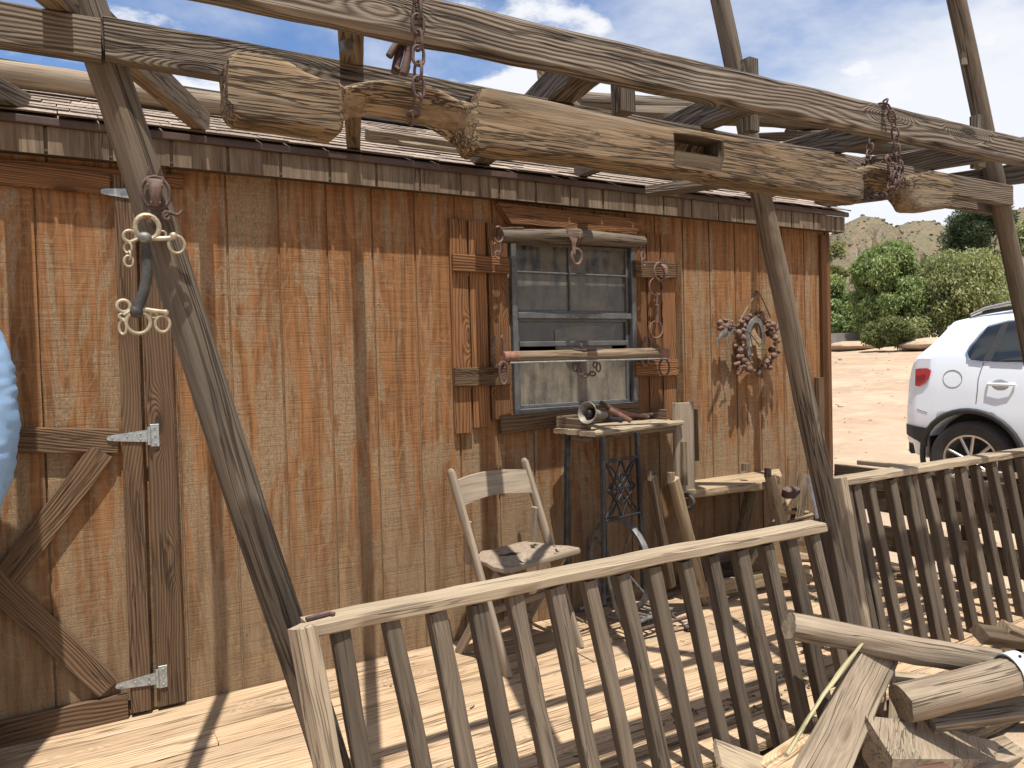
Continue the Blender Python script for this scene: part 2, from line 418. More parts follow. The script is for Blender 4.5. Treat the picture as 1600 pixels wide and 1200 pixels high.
# right gable wall and back wall, one sheet each
m=MB()
RY,RZ,EY,EZ=1.5,2.878,-.093,2.209
ys=[0,.75,1.5,2.25,3.0]
for i in range(4):
    y0,y1=ys[i],ys[i+1]
    zt=lambda y: EZ-.02+(RZ-EZ)*(1-abs(y-RY)/(RY-EY))
    m.add([(CX,y0,-.06),(CX,y1,-.06),(CX,y1,zt(y1)),(CX,y0,zt(y0))],[(0,1,2,3)],[(-.06,y0,9),(-.06,y1,9),(zt(y1),y1,9),(zt(y0),y0,9)],.5)
    m.add([(SX0,y0,-.06),(SX0,y1,-.06),(SX0,y1,zt(y1)),(SX0,y0,zt(y0))],[(3,2,1,0)],[(-.06,y0,19),(-.06,y1,19),(zt(y1),y1,19),(zt(y0),y0,19)],.5)
m.add([(SX0,3,-.06),(CX,3,-.06),(CX,3,2.18),(SX0,3,2.18)],[(3,2,1,0)],[(-.06,0,29),(-.06,6,29),(2.2,6,29),(2.2,0,29)],.5)
tag(m.build('wall',M_siding,shed,smooth=0),'plain side and back walls')
# corner boards
m=MB(); m.plank((CX-.042,-.012,-.05),(CX-.042,-.012,2.06),.085,.022,up=(0,1,0)); m.plank((CX+.012,.04,-.05),(CX+.012,.04,2.1),.085,.022,up=(1,0,0))
m.build('corner_board',M_trim,shed)
# fascia: grooved strip under a brown metal edge
m=MB(); groove_wall(m,SX0,3.55,2.075,2.172,-.078,gw=.013,gd=.009,dz=.2)
m.add([(3.55,-.078,2.075),(3.55,-.078,2.172),(3.55,0,2.19),(3.55,0,2.075)],[(0,3,2,1)],[(0,0,0),(.1,0,0),(.1,.1,0),(0,.1,0)],.3)
fo=m.build('fascia',M_fascia,shed,smooth=0)
m=MB(); m.plank((SX0,-.038,2.088),(3.545,-.038,2.088),.072,.012,up=(0,0,1)); m.build('soffit',M_dark,shed)
m=MB(); m.plank((SX0,-.086,2.187),(3.57,-.086,2.187),.016,.03,seg=40,jit=.0015,ch=.004); m.build('drip_edge',M_drip,shed)
# roof: courses of overlapping shingles on a plane
rf_n=V((0,-(RZ-EZ),RY-EY)).normalized(); rf_d=V((0,RY-EY,RZ-EZ)).normalized(); rf_L=math.hypot(RY-EY,RZ-EZ)
def roofp(x,s,h=0): return V((x,EY,EZ))+rf_d*s+rf_n*h
m=MB()
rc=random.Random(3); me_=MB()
s=-.012; row=0
while s<rf_L-.05:
    x=SX0-.1+rc.random()*.2
    while x<3.58:
        wd=rc.uniform(.10,.27); x2=min(x+wd,3.58)
        j=rc.uniform(-.012,.012); hh=.005+rc.uniform(0,.005)
        a,b=s+j,min(s+.17,rf_L)
        lift0=.002+rc.uniform(0,.003)
        vs=[roofp(x+.002,a,lift0),roofp(x2-.002,a,lift0+rc.uniform(-.002,.004)),roofp(x2-.002,b,.0),roofp(x+.002,b,.0),
            roofp(x+.002,a,lift0+hh),roofp(x2-.002,a,lift0+hh),roofp(x2-.002,b,.0045),roofp(x+.002,b,.0045)]
        of=V((rc.random()*50,rc.random()*50,0))
        me_.add([vs[k]+V((0,-.0006,0)) for k in(0,1,5,4)],[(0,1,2,3)],[tuple(vs[k]) for k in(0,1,5,4)],rc.random())  # butt faces: dark end grain, painted darker still to strengthen the shadow lines
        m.add(vs,[(0,3,2,1),(4,5,6,7),(0,1,5,4),(1,2,6,5),(3,0,4,7),(2,3,7,6)],[of+V((p.y,p.x,p.z)) for p in vs],rc.random())
        x=x2
    s+=.105; row+=1
vs=[roofp(SX0-.1,0,-.01),roofp(3.58,0,-.01),roofp(3.58,rf_L,-.01),roofp(SX0-.1,rf_L,-.01),V((3.58,3.12,EZ)),V((SX0-.1,3.12,EZ))]
m.add(vs,[(0,1,2,3),(3,2,4,5)],[(p.y,p.x,p.z) for p in vs],.3)
m.build('roof',M_roof,shed,smooth=0); me_.build('shaded_shingle_edge',M_dark,shed,smooth=0)
m=MB(); m.plank((SX0-.1,RY,RZ+.012),(3.6,RY,RZ+.012),.16,.035,seg=30,jit=.004); m.build('ridge_cap',M_black,shed)
# rafter tails/top trim board over door and window drip board
def pl(mb,a,b,Y,w,t=.02,tone=None,**k):
    A=at(a[0],a[1],Y=Y); B=at(b[0],b[1],Y=Y); mb.plank(A,B,w,t,up=(0,-1,0),tone=tone,**k)

# ---- window
win=MB()
def frame_rect(mb,x0,x1,z0,z1,y,w,t):
    mb.plank((x0+w/2,y,z0),(x0+w/2,y,z1),w,t,up=(0,1,0),jit=0,seg=1); mb.plank((x1-w/2,y,z0),(x1-w/2,y,z1),w,t,up=(0,1,0),jit=0,seg=1)
    mb.plank((x0+w,y,z0+w/2),(x1-w,y,z0+w/2),w,t-.002,up=(0,1,0),jit=0,seg=1); mb.plank((x0+w,y,z1-w/2),(x1-w,y,z1-w/2),w,t-.002,up=(0,1,0),jit=0,seg=1)
frame_rect(win,WX0-.004,WX1+.004,WZ0-.004,WZ1+.004,-.004,.03,.05)
zm=at(890,494,Y=0).z; zl=at(890,537,Y=0).z
win.plank((WX0+.03,-.006,zm),(WX1-.03,-.006,zm),.030,.036,up=(0,1,0),jit=0,seg=1)
frame_rect(win,WX0+.028,WX1-.028,zm+.012,WZ1-.03,.006,.016,.02)
xm=at(891,460,Y=0).x; zh=at(891,428,Y=0).z
win.plank((xm,.004,zm+.02),(xm,.004,WZ1-.03),.012,.014,up=(0,1,0),jit=0,seg=1)
win.plank((WX0+.04,.0055,zh),(WX1-.04,.0055,zh),.010,.012,up=(0,1,0),jit=0,seg=1)
frame_rect(win,WX0+.030,WX1-.030,WZ0+.026,zm-.012,.010,.018,.018)
win.plank((WX0+.045,.004,zl),(WX1-.045,.004,zl),.026,.022,up=(0,1,0),jit=0,seg=1)
wo=win.build('window',M_alum,shed)
def dusty(name,c,dust,rough=.12):
    N=NT(name); A=N.attr('grain')
    n=N.noise(A,7,6,.65); n2=N.noise(N.vmul(A,(3,22,1)),1,5,.65); n3=N.noise(A,160,2,.6)
    d=N.math('ADD',N.math('MULTIPLY',n,.55),N.math('MULTIPLY',n2,.45))
    f=N.math('MULTIPLY',N.smooth(d,.3,.68),dust)
    f=N.math('ADD',f,N.smooth(n3,.66,.74,0,.25))
    c1=N.mix(f,(.012,.012,.013),c)
    return N.out(c1,N.lin(f,0,1,rough,.55),0,spec=.5,extra={'Coat Weight':.25,'Coat Roughness':.04})
M_pane=dusty('dusty_glass',(.165,.147,.115),1.0)
M_panelow=dusty('dirty_screen',(.20,.175,.13),1.15,.35)
M_panedark=dusty('dark_glass',(.13,.115,.095),.5)
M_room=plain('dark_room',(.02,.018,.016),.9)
def pane(mb,x0,x1,z0,z1,y,n=1):
    vs=[(x0,y,z0),(x1,y,z0),(x1,y,z1),(x0,y,z1),(x0,y+.003,z0),(x1,y+.003,z0),(x1,y+.003,z1),(x0,y+.003,z1)]
    mb.add(vs,[(0,1,2,3),(7,6,5,4),(0,4,5,1),(3,2,6,7),(1,5,6,2),(0,3,7,4)],[(v[2],v[0],0) for v in vs],.5)
m=MB(); pane(m,WX0+.04,WX1-.04,zm+.02,WZ1-.04,.011); m.build('pane',M_pane,wo,smooth=0)
m=MB(); pane(m,WX0+.045,WX1-.045,zl+.012,zm-.02,.016); tag(m.build('pane',M_panedark,wo,smooth=0),'dark cracked middle strip of glass')
m=MB(); pane(m,WX0+.045,WX1-.045,WZ0+.04,zl-.045,.017); tag(m.build('pane',M_panelow,wo,smooth=0),'dusty screened lower pane')
# broken glass edges and dark gap below the slid sash
m=MB()
def shard(px,Y=.013):
    P=[at(a,b,Y=Y) for a,b in px]; c=P[0]
    m.prism([(p.x-c.x,p.z-c.z) for p in P],c,(1,0,0),(0,0,1),.002)
shard([(868,545),(866,515),(880,512),(900,510),(925,508),(948,512),(962,508),(958,530),(955,548),(900,552)])
m.build('glass_shard',M_pane,wo,smooth=0)
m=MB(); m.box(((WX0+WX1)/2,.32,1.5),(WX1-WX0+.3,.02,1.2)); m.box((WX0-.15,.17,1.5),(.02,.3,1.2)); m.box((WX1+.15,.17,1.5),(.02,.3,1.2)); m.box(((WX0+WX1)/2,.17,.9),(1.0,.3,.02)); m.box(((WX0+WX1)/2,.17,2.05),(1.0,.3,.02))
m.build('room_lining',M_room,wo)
# casing: drip board over the window, sill board below
m=MB()
A,B,C,D=[at(x,y,Y=-.03) for x,y in((775,318),(1003,345),(990,367),(795,350))]
c=A; m.prism([(p.x-c.x,p.z-c.z) for p in (A,B,C,D)],c,(1,0,0),(0,0,1),.05,bev=.003)
m.build('drip_board',M_trim,wo)
m=MB(); pl(m,(781,664),(1000,640),-.018,.085,.03,.25); m.build('sill',M_trimgrey,wo)
# ---- shutters
def shutter(planks,battens):
    m=MB()
    for (x0,x1,zt,zb) in planks: m.plank(((x0+x1)/2,-.014,zb),((x0+x1)/2,-.014,zt),x1-x0,.019,up=(0,1,0))
    o=m.build('shutter',M_trim,shed)
    for (x0,x1,z0,z1,mt) in battens:
        b=MB(); b.plank((x0,-.036,(z0+z1)/2),(x1,-.036,(z0+z1)/2),z1-z0,.02,up=(0,1,0)); b.build('batten',mt,o)
    return o
X=lambda x,y,Y=-.02: at(x,y,Y=Y).x
Zz=lambda x,y,Y=-.02: at(x,y,Y=Y).z
zt,zb=Zz(750,345),Zz(750,665)
shutter([(X(706,500),X(733,500),zt,Zz(720,677)),(X(736,500),X(762,500),zt-.003,Zz(750,668)),(X(765,500),X(795,500),zt-.006,Zz(780,655))],
        [(X(708,411,-.045),X(795,411,-.045),Zz(750,426,-.045),Zz(750,399,-.045),M_trim),(X(711,588,-.045),X(797,588,-.045),Zz(750,603,-.045),Zz(750,574,-.045),M_trimgrey)])
zt=Zz(1030,366)
shutter([(X(991,500),X(1011,500),zt,Zz(1003,655)),(X(1013,500),X(1033,500),zt-.002,Zz(1020,655)),(X(1035,500),X(1056,500),zt-.004,Zz(1045,655))],
        [(X(993,422,-.045),X(1058,422,-.045),Zz(1025,434,-.045),Zz(1025,409,-.045),M_trimgrey),(X(994,576,-.045),X(1060,576,-.045),Zz(1025,588,-.045),Zz(1025,563,-.045),M_trim)])
# ---- door
door=MB()
dx0,dx1=-1.9,X(186,600,-.012)
# rough sawn panel: three boards
bx=[dx0,-1.5,-1.19,X(66,600,-.012),dx1+.02]
for i in range(4):
    m0,m1=bx[i]+.004,bx[i+1]-.004
    vs=[(m0,-.012,.06),(m1,-.012,.06),(m1,-.012,2.02),(m0,-.012,2.02),(m0,-.001,.06),(m1,-.001,.06),(m1,-.001,2.02),(m0,-.001,2.02)]
    door.add(vs,[(0,1,2,3),(0,3,7,4),(1,5,6,2),(3,2,6,7)],[(v[2],v[0]+5.3,0) for v in vs],.5)
dob=door.build('door',M_siding,shed,smooth=0)
def dbar(a,b,w,mat=M_trim,Y=-.028,t=.022,lab=None,**k):
    m=MB(); pl(m,a,b,Y,w,t,**k); o=m.build('door_rail',mat,dob); return o
def wpx(x,y0,y1,Y=-.03): return abs(at(x,y0,Y=Y).z-at(x,y1,Y=Y).z)
dbar((-420,225),(171,289),wpx(100,262,297))
dbar((-420,683),(185,689),wpx(100,670,709),M_trimgrey)
dbar((-420,1250),(200,1105),wpx(100,1090,1139),M_trimgrey)
m=MB(); pl(m,(193,275),(221,1110),-.029,abs(X(215,600)-X(183,600)),.022); m.build('door_stile',M_trimgrey,dob)
m=MB(); pl(m,(160,705),(-70,1010),-.030,.088,.020); m.build('door_brace',M_trimgrey,dob)
m=MB(); pl(m,(-30,890),(170,1075),-.0315,.088,.018); m.build('door_brace',M_trimgrey,dob)
m=MB(); pl(m,(236,255),(268,1098),-.020,abs(X(283,850)-X(240,850)),.03); m.build('door_post',M_trimgrey,shed)
m=MB(); m.plank((dx0,-.014,2.035),(dx1+.25,-.014,2.035),.05,.02,up=(0,1,0)); m.build('door_lintel',M_trim,shed)
def hinge(px,py,s):
    c=at(px,py,Y=-.043); h=MB()
    e=V((1,0,0)); 
    h.prism([(-.134,-.008),(-.138,0),(-.134,.008),(-.12,.011),(0,.023),(0,-.023),(-.12,-.011)],c,e,(0,0,1),.003)
    h.box(c+V((.024,.004,0)),(.030,.003,.085)); h.tube([c+V((.004,-.004,-.034)),c+V((.004,-.004,.034))],.006,8); 
    for (x,z) in((-.12,0),(-.07,.002),(-.025,.010),(-.025,-.011),(.026,.030),(.026,-.030),(.026,0)): h.ell(c+V((x,-.003 if x<0 else .001,z)),(.004,.003,.004),8,5)
    h.build('hinge',M_galv,dob,smooth=30)
hinge(222,304,1); hinge(231,681,1); hinge(244,1060,1)
# nail heads and knots holes along lower siding
m=MB(); rn=random.Random(5); m.ell((0,0,0),(.0035,.0012,.0035),6,4); nail=m.build('nail_head',M_rust,None); nail.parent=shed; first=True
for k in range(-2,17):
    for zz in(.12,.2,.6,1.1,1.6):
        if rn.random()<.55: nl=nail if first else nail.copy(); first or col.objects.link(nl); first=False; nl.location=(k*G+rn.choice((-.02,.02)),-.0005,zz+rn.uniform(-.03,.03))
# short post stub at the corner
m=MB(); A=at(1277,590,Y=-.04); m.plank((A.x+.01,-.045,-.05),(A.x+.01,-.045,A.z),.055,.035,up=(0,1,0)); m.build('corner_stub',M_trimgrey,shed)

# ================================================================== deck
deck=thing('wooden_deck','low deck of pale dusty planks along the shed wall','deck',(0,0,0))
m=MB(); y=-.004; r=random.Random(11)
while y>-1.30:
    wd=r.uniform(.134,.140); x=-2.6
    cuts=[-2.6, r.uniform(-.5,2.6), 3.6]
    for i in range(2): m.plank((cuts[i]+.002,y-wd/2,-.018),(cuts[i+1]-.002,y-wd/2,-.018+r.uniform(-.002,.002)),wd,.036,up=(0,0,1),seg=30,ch=.004,jit=.002,tone=r.random())
    y-=wd+r.uniform(.006,.009)
m.build('deck_board',M_deck,deck)
DY=y
for x in (-2.4,-1.7,-.9,-.1,.7,1.5,2.3,3.1,3.55): m=MB(); m.plank((x,-.02,-.09),(x,DY+.03,-.09),.04,.10,up=(0,0,1)); m.build('joist',M_dark,deck)
# ================================================================== pergola frame
perg=thing('pergola','weathered pole and timber pergola leaning over the deck in front of the shed','pergola',(.8,-1.3,-.15))
YP=-1.325
def pole(a,b,z0,z1,r0,r1,**k):
    A=at(a[0],a[1],Y=YP); B=at(b[0],b[1],Y=YP); d=(B-A)/(B.z-A.z)
    m=MB(); m.log(A+d*(z0-A.z),A+d*(z1-A.z),r0,r1,n=18,bend=.012,rough=.05,**k); return m
pole((517,1195),(168,106),-.2,2.42,.044,.042,tone=.35).build('pole',M_pole,perg,smooth=50)
pole((1328,950),(1125,0),-.2,3.15,.045,.029,tone=.6).build('pole',M_pole,perg,smooth=50)
mp=pole((1595,470),(1492,0),-.2,2.84,.043,.037,tone=.5)
A=at(1503,22,Y=YP); mp.log(A+V((.012,.0,-.22)),A+V((.016,0,.04)),.016,.003,n=8,rough=.35,tone=.9)
mp.build('pole',M_pole,perg,smooth=50)
# long 2x4 rail nailed to the poles, two pieces meeting on the first pole
YB=-1.40
def zat(x,y,Y=YB): return at(x,y,Y=Y)
m=MB(); a=zat(160,64,-1.412); zb=(zat(25,5,-1.412).z+zat(25,69,-1.412).z)/2
m.plank((-2.3,-1.39,zb),(a.x-.002,-1.39,zb),.084,.042,up=(0,-1,0),seg=24,tone=.55,jit=.002).build('cross_beam',M_grey,perg)
m=MB(); e=zat(1583,307); zb2=zat(400,105).z
m.plank((a.x+.004,-1.38,2.006),(e.x,-1.38,1.988),.088,.040,up=(0,-1,0),seg=40,tone=.4,jit=.002).build('cross_beam',M_grey,perg)
m=MB(); m.plank((e.x-.5,-1.26,1.985),(e.x+.12,-1.26,1.98),.09,.04,up=(0,-1,0),tone=.3).build('cross_beam',M_grey,perg)
# heavy upper timber
ZT=2.037
m=MB(); m.plank((-1.6,-1.698,ZT),(2.75,-1.698,ZT+.002),.100,.046,up=(0,-1,0),seg=60,ch=.010,jit=.004,tone=.5)
m.build('top_beam',M_big,perg)
# rafters: run from the top timber back onto the roof, all skewed alike
def rafter(x0,kind,y0=.03,y1=-1.665,w=.05,h=.088,tone=.5,dz=0):
    zz=lambda y: 2.238+.14*y+h/2+dz
    A=V((x0+.343*y0,y0,zz(y0))); B=V((x0+.343*y1,y1,zz(y1))); m=MB()
    if kind=='log': m.log(A,B,w*.62,w*.66,bend=.01,rough=.1,tone=tone); return m.build('rafter',M_pole,perg,smooth=50)
    m.plank(A,B,w,h,up=(0,0,1),tone=tone,jit=.002,ends=(-.03,0)); return m.build('rafter',M_grey if kind=='a' else M_tandark,perg)
rafter(-1.53,'a'); rafter(-.905,'a',w=.075,h=.07,tone=.6); rafter(-.283,'b',tone=.7); rafter(.335,'b',tone=.35,w=.056); rafter(.955,'a',w=.085,h=.085,tone=.35,y0=.02)
rafter(1.53,'a',w=.06,tone=.3,y0=-.02); rafter(2.19,'a',w=.06,tone=.25,y0=-.03); rafter(2.80,'a',w=.05,tone=.35); rafter(3.42,'a',w=.055,tone=.4)
# blocks joining timber, rafters and poles
def block(px,ya,yb,Y,w=.045,t=.035,mat=M_grey,tone=.2):
    A=at(px,ya,Y=Y); B=at(px,yb,Y=Y); m=MB(); m.plank(A,(A.x,Y,B.z),w,t,up=(0,-1,0),tone=tone); m.build('block',mat,perg)
block(1171,93,206,-1.575); block(1527,182,262,-1.565,.05); block(541,36,81,-1.585,.022,.03,M_greyiron); block(973,128,178,-1.55,.05,.05,tone=.1)
# loose rough poles laid over the rafters
def loose(name,A,B,r0,r1,lab,mat=M_pole,**k):
    m=MB(); m.log(A,B,r0,r1,rough=.16,bend=.03,**k); o=m.build(name,mat,None,smooth=50); tag(o,lab,'log'); return o
loose('rough_log',at(905,152,Y=-.55),at(1330,178,Y=-.95),.035,.04,'gnarled tan log laid across the rafters behind the top timber',tone=.8)
loose('rough_log',at(975,174,Y=-.75),at(1390,205,Y=-1.15),.036,.045,'thicker grey log lying in front of the gnarled tan log above the yoke slot',tone=.4)
loose('rough_log',at(1235,215,Y=-.9),at(1640,250,Y=-1.1),.045,.04,'long rough log over the right end of the rafters near the third pole',tone=.3)
m=MB(); m.plank(at(862,146,Y=-1.0),at(848,120,Y=-1.15),.05,.035,up=(0,-1,0),tone=.8); 
m.plank(at(905,178,Y=-.75),at(856,134,Y=-1.08),.05,.036,up=(0,-1,0),tone=.8)
tag(m.build('scrap_board',M_tandark,None),'short split board end sticking up over the yoke left of the crossing timber','board')
m=MB(); m.plank(at(1010,300,Y=-.25),at(1500,236,Y=-1.25),.11,.04,up=(0,0,1),tone=.15); tag(m.build('scrap_board',M_grey,None),'dark wide board slanting under the right rafters from roof edge to third pole','board')
for i,(a,b,tn,lb) in enumerate([((1180,215,-.8),(1480,205,-1.5),.35,'grey plank crossing under the top timber between second and third pole'),((1370,255,-.9),(1650,215,-1.5),.3,'striped grey plank above the right end of the yoke'),((1400,290,-.8),(1680,262,-1.3),.2,'lowest grey plank behind the third pole')]):
    m=MB(); m.plank(at(a[0],a[1],Y=a[2]),at(b[0],b[1],Y=b[2]),.09,.04,up=(0,-.6,1),tone=tn); tag(m.build('scrap_board',M_grey,None),lb,'board')
# log and boards lying on the roof
def onroof(y): return EZ+(RZ-EZ)*(y-EY)/(RY-EY)
m=MB(); m.log((-2.4,.45,onroof(.45)+.073),(.16,.45,onroof(.45)+.07),.055,.05,bend=.015,rough=.06,tone=.7); tag(m.build('roof_log',M_dry,None,smooth=50),'long pale log resting along the shingle roof','log')
m=MB(); m.plank((.5,.28,onroof(.28)+.035),(2.05,.30,onroof(.30)+.03),.05,.06,up=rf_n,tone=.4,seg=24,jit=.004); tag(m.build('roof_board',M_tandark,None),'grey board lying on the roof behind the yoke','board')
m=MB(); m.plank((.62,.17,onroof(.17)+.035),(1.25,.18,onroof(.18)+.03),.05,.018,up=rf_n,tone=.6,jit=.006); tag(m.build('roof_scrap',M_tandark,None),'short splintered strip of wood on the shingles above the window','board')
m=MB(); m.log((1.9,.3,onroof(.3)+.05),(3.35,.22,onroof(.22)+.05),.04,.035,bend=.03,rough=.15,tone=.4); tag(m.build('roof_log',M_pole,None,smooth=50),'crooked dark pole lying on the roof at the right corner','log')

# ================================================================== yoke
YF=-1.735; YK=-1.65
ST=[(356,92,165,'b'),(362,83,176,'b'),(372,78,184,'b'),(400,81,188,'b'),(440,88,193,'b'),(460,98,196,'b'),(480,112,199,'b'),(500,121,202,'b'),(515,125,206,'b'),(528,127,208,'b'),(536,127,201,'m'),
 (546,126,190,'r'),(562,122,181,'r'),(590,116,177,'r'),(620,115,182,'r'),(650,118,188,'r'),(680,124,194,'r'),(705,136,207,'r'),(727,147,222,'r'),(742,157,233,'m'),(749,158,235,'b'),(753,138,235,'b'),(762,136,230,'b'),
 (800,144,236,'b'),(900,165,245,'b'),(1000,187,259,'b'),(1045,197,266,'b'),(1085,203,270,'b'),(1105,206,272,'b'),(1125,210,279,'b'),(1180,219,288,'b'),(1240,229,296,'b'),(1300,239,305,'b'),(1319,243,308,'b'),(1327,252,309,'b'),(1331,262,310,'b'),(1343,265,312,'b'),(1351,262,315,'m'),
 (1360,256,306,'r'),(1378,253,300,'r'),(1395,258,297,'r'),(1410,267,304,'r'),(1422,273,318,'r'),(1432,273,327,'m'),(1441,269,328,'b'),(1460,266,327,'b'),(1477,267,325,'b'),(1486,275,321,'b'),(1490,286,314,'b')]
rows=[]
for i in range(len(ST)-1):
    a,b=ST[i],ST[i+1]; n=max(1,int((b[0]-a[0])/6))
    for j in range(n):
        u=j/n; su=u
        e={'b':12,'m':5,'r':2.4}; ww={'b':1,'m':.93,'r':.80}
        rows.append((a[0]+(b[0]-a[0])*u,a[1]+(b[1]-a[1])*su,a[2]+(b[2]-a[2])*su,e[a[3]]+(e[b[3]]-e[a[3]])*u,ww[a[3]]+(ww[b[3]]-ww[a[3]])*u))
rows.append((ST[-1][0],ST[-1][1],ST[-1][2],12,1))
vs=[];gs=[];fs=[];NS=40
for i,(px,t,b,e,wy) in enumerate(rows):
    rmode=e<5
    Yf=YF if not rmode else YF+(5-e)*.018
    P=at(px,t,Y=YF); zt=P.z; zb=at(px,b,Y=YF if not rmode else YF+.05*(min(1,(5-e)/2.4))).z
    cy=(YF+YK)/2+.006*(1-wy)*5; hy=(YK-YF)/2*wy; cz=(zt+zb)/2; hz=(zt-zb)/2
    for k in range(NS):
        an=2*math.pi*k/NS; ca,sa=math.cos(an),math.sin(an)
        yy=cy+hy*math.copysign(abs(ca)**(2/e),ca); z2=cz+hz*math.copysign(abs(sa)**(2/e),sa)
        q=V((P.x*2.2,yy*26,z2*26)); q2=V((P.x*7,yy*70,z2*70))
        nn=noise.noise(q)*.003+noise.noise(q2)*.0018
        ex=0
        if i<2 or i>len(rows)-3: ex=.016*noise.noise(V((3,yy*55,z2*55)))
        wr_=max(0,(5-e)/2.6)*max(0,((zt-z2)/(zt-zb)-.16)/.84)
        if yy<YK-.012: yy+=wr_*.92*(YK-.012-yy)
        vs.append(V((P.x+ex,yy+nn*ca*1.2,z2+nn*sa*1.2))); gs.append((P.x,yy,z2))
nR=len(rows)
for i in range(nR-1):
    for k in range(NS):
        a=i*NS+k;b_=i*NS+(k+1)%NS; fs.append((a,b_,b_+NS,a+NS))
for i,rev in((0,1),(nR-1,0)):
    base=len(vs); c=sum((vs[i*NS+k] for k in range(NS)),V())/NS; ring=[]
    for k in range(NS):
        p=vs[i*NS+k]; q=c+(p-c)*.5; q.x+=.01*noise.noise(V((9,q.y*60,q.z*60))); vs.append(q); gs.append((q.x*3,q.y,q.z))
    vs.append(c); gs.append(tuple(c))
    for k in range(NS):
        a=i*NS+k;b_=i*NS+(k+1)%NS;d_=base+k;e_=base+(k+1)%NS
        fs.append((b_,a,d_,e_) if rev else (a,b_,e_,d_)); fs.append((e_,d_,base+NS) if rev else (d_,e_,base+NS))
m=MB(); m.add(vs,fs,gs,.5)
yoke=m.build('ox_yoke',M_yoke,None,smooth=45)
tag(yoke,'long carved wooden ox yoke hanging on chains under the top timber','ox yoke')
# mortise slot
p0=at(1053,211,Y=YF); p1=at(1127,238,Y=YF)
cb=MB(); cb.box(((p0.x+p1.x)/2,YF-.0,(p0.z+p1.z)/2-.004),(p1.x-p0.x,.15,.045),ch=.01); cut=cb.build('cut',None)
md=yoke.modifiers.new('b','BOOLEAN'); md.operation='DIFFERENCE'; md.object=cut; md.solver='EXACT'
dg=bpy.context.evaluated_depsgraph_get(); nm=bpy.data.meshes.new_from_object(yoke.evaluated_get(dg)); yoke.modifiers.clear(); yoke.data=nm; nm.materials.clear(); nm.materials.append(M_yoke)
bpy.data.objects.remove(cut)

# ================================================================== chains
def link(mb,c,d,side,L,W,r):
    d=V(d).normalized(); s=V(side); s=(s-d*s.dot(d)).normalized()
    h=L/2-W/2; pts=[]
    for k in range(7): a=math.pi*k/6; pts.append(c+d*(h+W/2*math.sin(a))+s*(W/2*math.cos(a)))
    for k in range(7): a=math.pi+math.pi*k/6; pts.append(c+d*(-h+W/2*math.sin(a))+s*(W/2*math.cos(a)))
    mb.tube(pts,r,6,closed=True)
def chain(mb,pts,pitch,L,W,r,side=(1,0,0),phase=0):
    P=[V(p) for p in pts]; seg=[(P[i+1]-P[i]).length for i in range(len(P)-1)]; T=sum(seg); n=max(1,int(T/pitch)); 
    for k in range(n):
        s=(k+.5)*T/n; i=0
        while s>seg[i] and i<len(seg)-1: s-=seg[i]; i+=1
        d=(P[i+1]-P[i]).normalized(); c=P[i]+d*s
        a=V(side); b=d.cross(a)
        if b.length<.1: a=V((0,1,0)); b=d.cross(a)
        link(mb,c,d,(a if (k+phase)%2==0 else b)+V((.25,0,0)),L,W,r)
m=MB(); Yc=-1.742
pts=[at(650,-60,Y=-1.66),at(651,-42,Y=-1.735),at(652,0,Y=Yc),at(654,70,Y=Yc),at(653,120,Y=Yc-.006),at(655,145,Y=Yc-.004),at(648,176,Y=-1.72),at(640,188,Y=-1.66)]
chain(m,pts,.0315,.042,.024,.0036)
pts=[at(640,188,Y=-1.66),at(622,180,Y=-1.64)]; chain(m,pts,.0315,.042,.024,.0036)
tag(m.build('chain',M_rust,None,smooth=60),'rusty chain holding the left neck of the ox yoke','chain')
m=MB()
def pp(l): return [at(x,y,Y=Y) for x,y,Y in l]
Yc=-1.745
chain(m,pp([(1374,164,-1.70),(1383,160,-1.735),(1391,172,Yc),(1398,200,Yc),(1401,235,Yc),(1406,262,Yc),(1411,290,Yc+.01)]),.026,.036,.02,.0032)
chain(m,pp([(1376,250,-1.70),(1385,247,-1.74),(1393,259,Yc),(1396,275,Yc),(1391,296,Yc),(1380,306,-1.72),(1366,306,-1.68),(1352,306,-1.62)]),.024,.036,.022,.0034)
chain(m,pp([(1400,258,Yc),(1405,275,Yc),(1398,292,Yc),(1388,306,-1.73),(1376,312,-1.70)]),.024,.036,.02,.0032)
chain(m,pp([(1404,262,Yc-.01),(1397,285,Yc-.008),(1400,270,Yc-.01)]),.024,.036,.02,.0032)
chain(m,pp([(1362,215,-1.60),(1359,235,-1.60),(1355,252,-1.61),(1372,250,-1.68)]),.026,.036,.02,.0032)
chain(m,pp([(1360,246,-1.6),(1350,256,-1.61),(1346,262,-1.62)]),.026,.036,.02,.0032)
tag(m.build('chain',M_rust,None,smooth=60),'rusty chain wound around the right neck of the ox yoke','chain')
m=MB()
m.tube(pp([(634,58,-1.60),(632,64,-1.60),(622,66,-1.60),(615,76,-1.60),(608,88,-1.60)]),.0085,10)
m.tube(pp([(632,62,-1.59),(627,70,-1.59),(624,84,-1.59),(620,98,-1.59),(617,114,-1.59)]),.010,10)
m.tube(pp([(630,64,-1.61),(637,70,-1.61),(639,80,-1.61),(636,94,-1.61),(630,116,-1.61)]),.010,10)
m.tube(pp([(618,104,-1.60),(623,108,-1.61),(627,114,-1.6)]),.004,8); m.tube(pp([(637,98,-1.6),(639,104,-1.6),(636,114,-1.6)]),.004,8)
tag(m.build('iron_hook',M_rust,None,smooth=60),'bunch of thick bent iron hooks hanging behind the left chain','hook')

